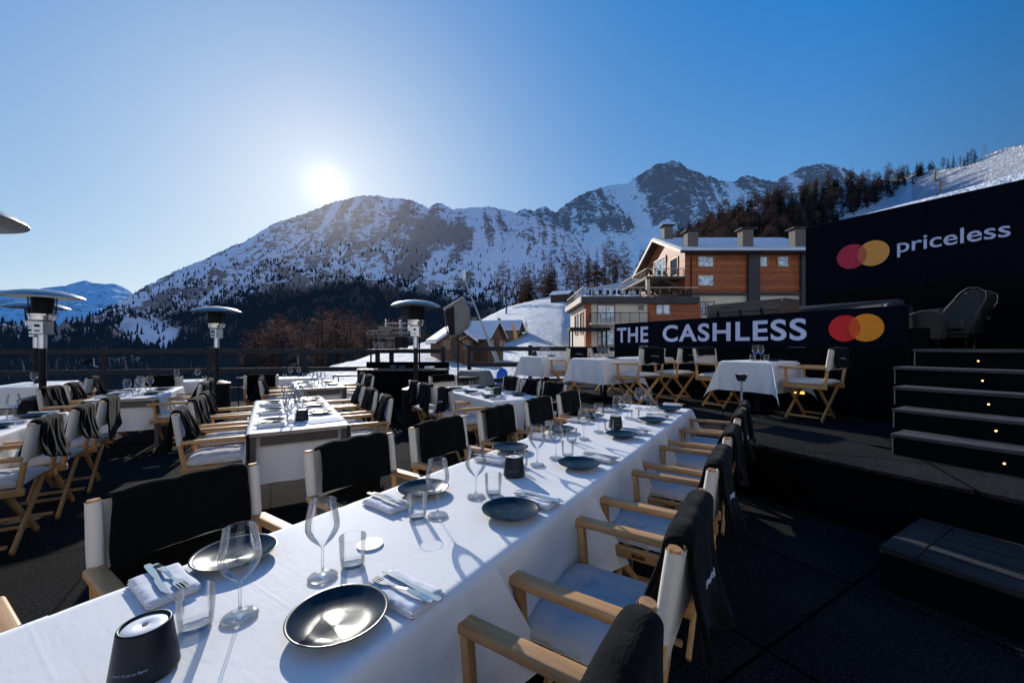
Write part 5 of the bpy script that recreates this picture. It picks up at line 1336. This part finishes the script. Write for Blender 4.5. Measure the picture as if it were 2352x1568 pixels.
# --- front row, positions read from the view and put on the cloth
fz = lambda t: TH + .004 + .0112
def onT(px, py, up=0.0): v = at(px, py, TH + .012); v.z = TH + .0145 + up; return v
SR = [(777, 1430), (1173, 1181), (1329, 1072), (1427, 1003), (1498, 969), (1536, 943)]
SL = [(540, 1284), (972, 1131), (1172, 1034), (1286, 990), (1357, 959), (1415, 938)]
for side, arr, nm in ((1, SR, 'stage side'), (-1, SL, 'valley side')):
    for i, (px, py) in enumerate(arr):
        item('dinner_plate', PL, onT(px, py), rnd.random() * 6, f'dark blue plate on the {nm} of the front row, {ORD[i]} from the camera', 'plate', 'dark plates')
NR = [(924, 1366), (1228, 1152), (1374, 1054), (1456, 993), (1508, 958), (1545, 931)]
NL = [(378, 1350), (890, 1160), (1132, 1058), (1246, 1006), (1330, 968), (1396, 944)]
for side, arr, nm in ((1, NR, 'stage side'), (-1, NL, 'valley side')):
    for i, (px, py) in enumerate(arr):
        cutlery(G1, onT(px, py), side, f'on the {nm} of the front row, {ORD[i]} from the camera', 5)
GW = [(551, 1418), (741, 1326), (1005, 1185), (1093, 1141), (1234, 1068), (1277, 1053), (1341, 1008), (1375, 992), (1418, 966), (1441, 960), (1467, 938), (1488, 940)]
for i, (px, py) in enumerate(GW):
    w_ = ['in front of the tumbler, first from the camera', 'beside the white disc, second from the camera', 'beside the valley side plate, third from the camera', 'beside the second lamp, fourth from the camera'][i] if i < 4 else ('number %s from the camera, nearer the %s side' % (['five', 'six', 'seven', 'eight', 'nine', 'ten', 'eleven', 'twelve'][i - 4], 'valley' if i % 2 == 0 else 'stage'))
    item('wine_glass', WG, onT(px, py), 0, 'clear wine glass on the front row, ' + w_, 'wine glass', 'wine glasses', .99)
TW = [(450, 1440), (810, 1298), (958, 1188), (1133, 1134), (1197, 1072), (1304, 1047), (1313, 1013), (1399, 989), (1459, 964), (1502, 938)]
for i, (px, py) in enumerate(TW):
    item('tumbler', TG, onT(px, py), 0, f'clear glass tumbler on the long front row, {ORD[i]} from the camera', 'tumbler', 'glass tumblers', 1.02)
v = at(333, 1432, TH + .112); v.z = TH + .0145
LPp.put(v, R(14), 'dark cone table lamp with white top at the front corner of the picture')
LPp.put(onT(1181, 1092), R(-4), 'dark cone table lamp on the front row beside the second plate pair')
LPp.put(onT(1414, 983), R(-10), 'dark cone table lamp on the front row, third and smallest')
b = MB(); b.lathe([(0, 0), (.042, 0), (.0435, .002), (.042, .004), (0, .004)], 40); b.obj('coaster', M['white'], None, True, loc=onT(850, 1252), lab='round white coaster lying beside the second wine glass', cat='coaster')

def lay(G, p0, p1, t0, t1, z, seatsL, seatsR, who, lamp=None, glasses=True, ordn=True):
    pm = (p0 + p1) / 2; zz = z + TH + .0045; k = 0
    for side, seats in ((-1, seatsL), (1, seatsR)):
        for i, t in enumerate(seats):
            w_ = f'{who}, {"left" if side < 0 else "right"} side' + (f', {ORD[i]} seat' if len(seats) > 1 else '')
            p = (p1 - .155) if side > 0 else (p0 + .155)
            item('dinner_plate', PL, G.P(p, t, zz), rnd.random() * 6, 'dark plate on the ' + w_, 'plate', 'dark plates')
            cutlery(G, G.P(p, t + .21 * (1 if side > 0 else -1), zz), side, 'on the ' + w_)
            if glasses:
                q = pm + side * .06; item('wine_glass', WG, G.P(q, t + .05 + rnd.uniform(-.04, .04), zz), 0, 'wine glass on the ' + w_, 'wine glass', 'wine glasses')
                item('tumbler', TG, G.P(q + side * .0, t - .10 + rnd.uniform(-.03, .03), zz), 0, 'tumbler on the ' + w_, 'tumbler', 'glass tumblers')
    if lamp is not None: LPp.put(G.P(pm + .03, lamp, zz), rnd.random(), 'dark cone table lamp on the ' + who)
lay(G2, -.15, .585, 3.75, 5.85, 0, (4.15, 4.85, 5.5), (4.45, 5.05, 5.6), 'nearer middle row table', 4.12)
lay(G2, .355, 1.085, 7.22, 8.65, 0, (7.6, 8.25), (7.6, 8.25), 'farther middle row table')
lay(G2, -2.0, -1.28, 7.05, 8.63, 0, (7.45, 8.1), (7.45, 8.1), 'long table beside the left heater')
lay(G2, -2.52, -1.80, 3.5, 5.86, 0, (), (4.4, 5.05, 5.65), 'table cut by the picture edge')
lay(G2, 2.34, 3.09, 4.31, 6.3, 0, (4.7, 5.3, 5.85), (4.7, 5.3, 5.85), 'table behind the front row', 4.95, glasses=False)
for t, pp in ((5.1, 2.75), (5.95, 2.62), (6.05, 2.85)): item('tumbler', TG, G2.P(pp, t, TH + .0045), 0, 'tumbler on the table behind the front row, ' + {5.1: 'nearest the lamp', 5.95: 'farther pair, left one', 6.05: 'farther pair, right one'}[t], 'tumbler', 'glass tumblers')
def pair(G, p, t, z, who, dp=.07, tum=True):
    zz = z + TH + .0045
    for s in (-1, 1):
        item('wine_glass', WG, G.P(p + s * dp, t, zz), 0, f'{"left" if s < 0 else "right"} wine glass of the pair on the {who}', 'wine glass', 'wine glasses')
        if tum: item('tumbler', TG, G.P(p + s * (dp + .11), t - .02, zz), 0, f'{"left" if s < 0 else "right"} tumbler beside the wine glasses on the {who}', 'tumbler', 'glass tumblers')
pz = PZ2 - .03
pair(G2, 5.0, 6.92, pz, 'raised table farthest from the stairs'); pair(G2, 5.0, 5.2, pz, 'middle raised table'); pair(G2, 5.92, 3.06, pz, 'raised table nearest the stairs'); pair(G2, 6.1, 5.25, pz, 'half hidden raised table', tum=False)
for p, t, w_ in ((5.0, 6.72, 'raised table farthest from the stairs'), (4.98, 4.96, 'middle raised table'), (5.95, 2.88, 'raised table nearest the stairs')):
    item('dinner_plate', PL, G2.P(p, t, pz + TH + .0045), 0, 'dark plate on the ' + w_, 'plate', 'dark plates')
LPp.put(G2.P(4.76, 6.98, pz + TH + .0045), 0, 'dark cone table lamp on the raised table farthest from the stairs')
pair(G2, -1.4, 10.05, 0, 'small far table left of the lone heater', .16); pair(G2, .45, 9.9, 0, 'small far table right of the lone heater', .08); pair(G2, -3.75, 10.2, 0, 'far table behind the big left heater', .25)
# desk top of the middle row: loose menu card
b = MB(); b.box((0, 0, .001), (.30, .21, .002)); b.obj('menu_card', M['napkin'], None, loc=G2.P(.42, 4.0, TH + .006), rotz=G2.a + R(12), lab='white menu sheet lying at the near end of the middle row table', cat='menu')

# ================================================================== LIGHT, SKY, CAMERA
SAZ = atan2(750 - CX, F); SEL = R(20.55)
sd = Vector((sin(SAZ) * cos(SEL), cos(SAZ) * cos(SEL), sin(SEL)))
L = bpy.data.lights.new('sun', 'SUN'); L.energy = 5.0; L.angle = R(.5); L.color = (1, .96, .88)
lo = bpy.data.objects.new('sun', L); COL.objects.link(lo); lo.rotation_euler = sd.to_track_quat('Z', 'Y').to_euler(); lo.location = (0, 0, 30)
w = bpy.data.worlds.new('World'); scn.world = w; w.use_nodes = True; nt = w.node_tree; nt.nodes.clear()
out = nt.nodes.new('ShaderNodeOutputWorld'); bg = nt.nodes.new('ShaderNodeBackground')
sk = nt.nodes.new('ShaderNodeTexSky'); sk.sky_type = 'NISHITA'; sk.sun_disc = False; sk.sun_elevation = SEL; sk.sun_rotation = SAZ; sk.altitude = 1800; sk.air_density = 1.0; sk.dust_density = .5; sk.ozone_density = 2.5
SKYX = 1
g = N(nt, 'ShaderNodeNewGeometry'); dt = N(nt, 'ShaderNodeVectorMath', operation='DOT_PRODUCT'); tcw = tc(nt, 'Generated')
nt.links.new(tcw, dt.inputs[0]); gel = R(20.05); dt.inputs[1].default_value = (sin(SAZ) * cos(gel), cos(SAZ) * cos(gel), sin(gel))
d = math_n(nt, 'MAXIMUM', dt.outputs['Value'], 0.0)
ws = .09
sq = N(nt, 'ShaderNodeSeparateColor'); nt.links.new(sk.outputs[0], sq.inputs[0]); cb_ = N(nt, 'ShaderNodeCombineColor')
g1 = math_n(nt, 'MULTIPLY', math_n(nt, 'POWER', d, 14000.0), 4.0 / ws)
g2 = math_n(nt, 'ADD', math_n(nt, 'MULTIPLY', math_n(nt, 'POWER', d, 1500.0), .42 / ws), math_n(nt, 'MULTIPLY', math_n(nt, 'POWER', d, 160.0), .10 / ws))
g3 = math_n(nt, 'MULTIPLY', math_n(nt, 'POWER', d, 12.0), 1.0 / ws)
# the sky deepens overhead and away from the sun
szn = N(nt, 'ShaderNodeSeparateXYZ'); nt.links.new(tcw, szn.inputs[0])
k1 = N(nt, 'ShaderNodeMapRange'); nt.links.new(dt.outputs['Value'], k1.inputs[0]); k1.interpolation_type = 'SMOOTHSTEP'
for q_, v_ in zip((1, 2, 3, 4), (.2, .58, .66, 1.06)): k1.inputs[q_].default_value = v_
k2 = N(nt, 'ShaderNodeMapRange'); nt.links.new(szn.outputs[2], k2.inputs[0]); k2.interpolation_type = 'SMOOTHSTEP'
for q_, v_ in zip((1, 2, 3, 4), (.66, .98, 1.0, .85)): k2.inputs[q_].default_value = v_
dark = math_n(nt, 'MULTIPLY', k1.outputs[0], k2.outputs[0])
for i, (a_, b_, c_) in enumerate(((1.06, .245, -.255), (.92, .235, -.125), (.542, .145, .289))):
    root = math_n(nt, 'MULTIPLY', math_n(nt, 'SQRT', math_n(nt, 'MULTIPLY', sq.outputs[i], ws)), a_ / ws)
    v_ = math_n(nt, 'ADD', math_n(nt, 'ADD', root, c_ / ws), math_n(nt, 'MULTIPLY', g3, b_))
    v_ = math_n(nt, 'ADD', math_n(nt, 'MULTIPLY', math_n(nt, 'MAXIMUM', v_, .02), dark), math_n(nt, 'ADD', g1, g2))
    nt.links.new(v_, cb_.inputs[i])
nt.links.new(cb_.outputs[0], bg.inputs[0]); bg.inputs[1].default_value = ws; nt.links.new(bg.outputs[0], out.inputs[0])
cam = bpy.data.cameras.new('camera'); co = bpy.data.objects.new('camera', cam); COL.objects.link(co); scn.camera = co
co.location = (0, 0, H); co.rotation_euler = (pi / 2, 0, 0); cam.sensor_width = 36; cam.lens = 36 * F / 2352; cam.shift_y = 11 / 2352.0
cam.clip_start = .05; cam.clip_end = 60000
scn.view_settings.view_transform = 'Standard'; scn.view_settings.look = 'None'; scn.view_settings.exposure = 0; scn.view_settings.gamma = 1
scn.render.engine = 'CYCLES'; cy = scn.cycles
cy.max_bounces = 8; cy.transparent_max_bounces = 40; cy.diffuse_bounces = 3; cy.glossy_bounces = 4; cy.caustics_reflective = False; cy.caustics_refractive = False
cy.use_denoising = True; cy.use_adaptive_sampling = True; cy.adaptive_threshold = .02; cy.sample_clamp_indirect = 6
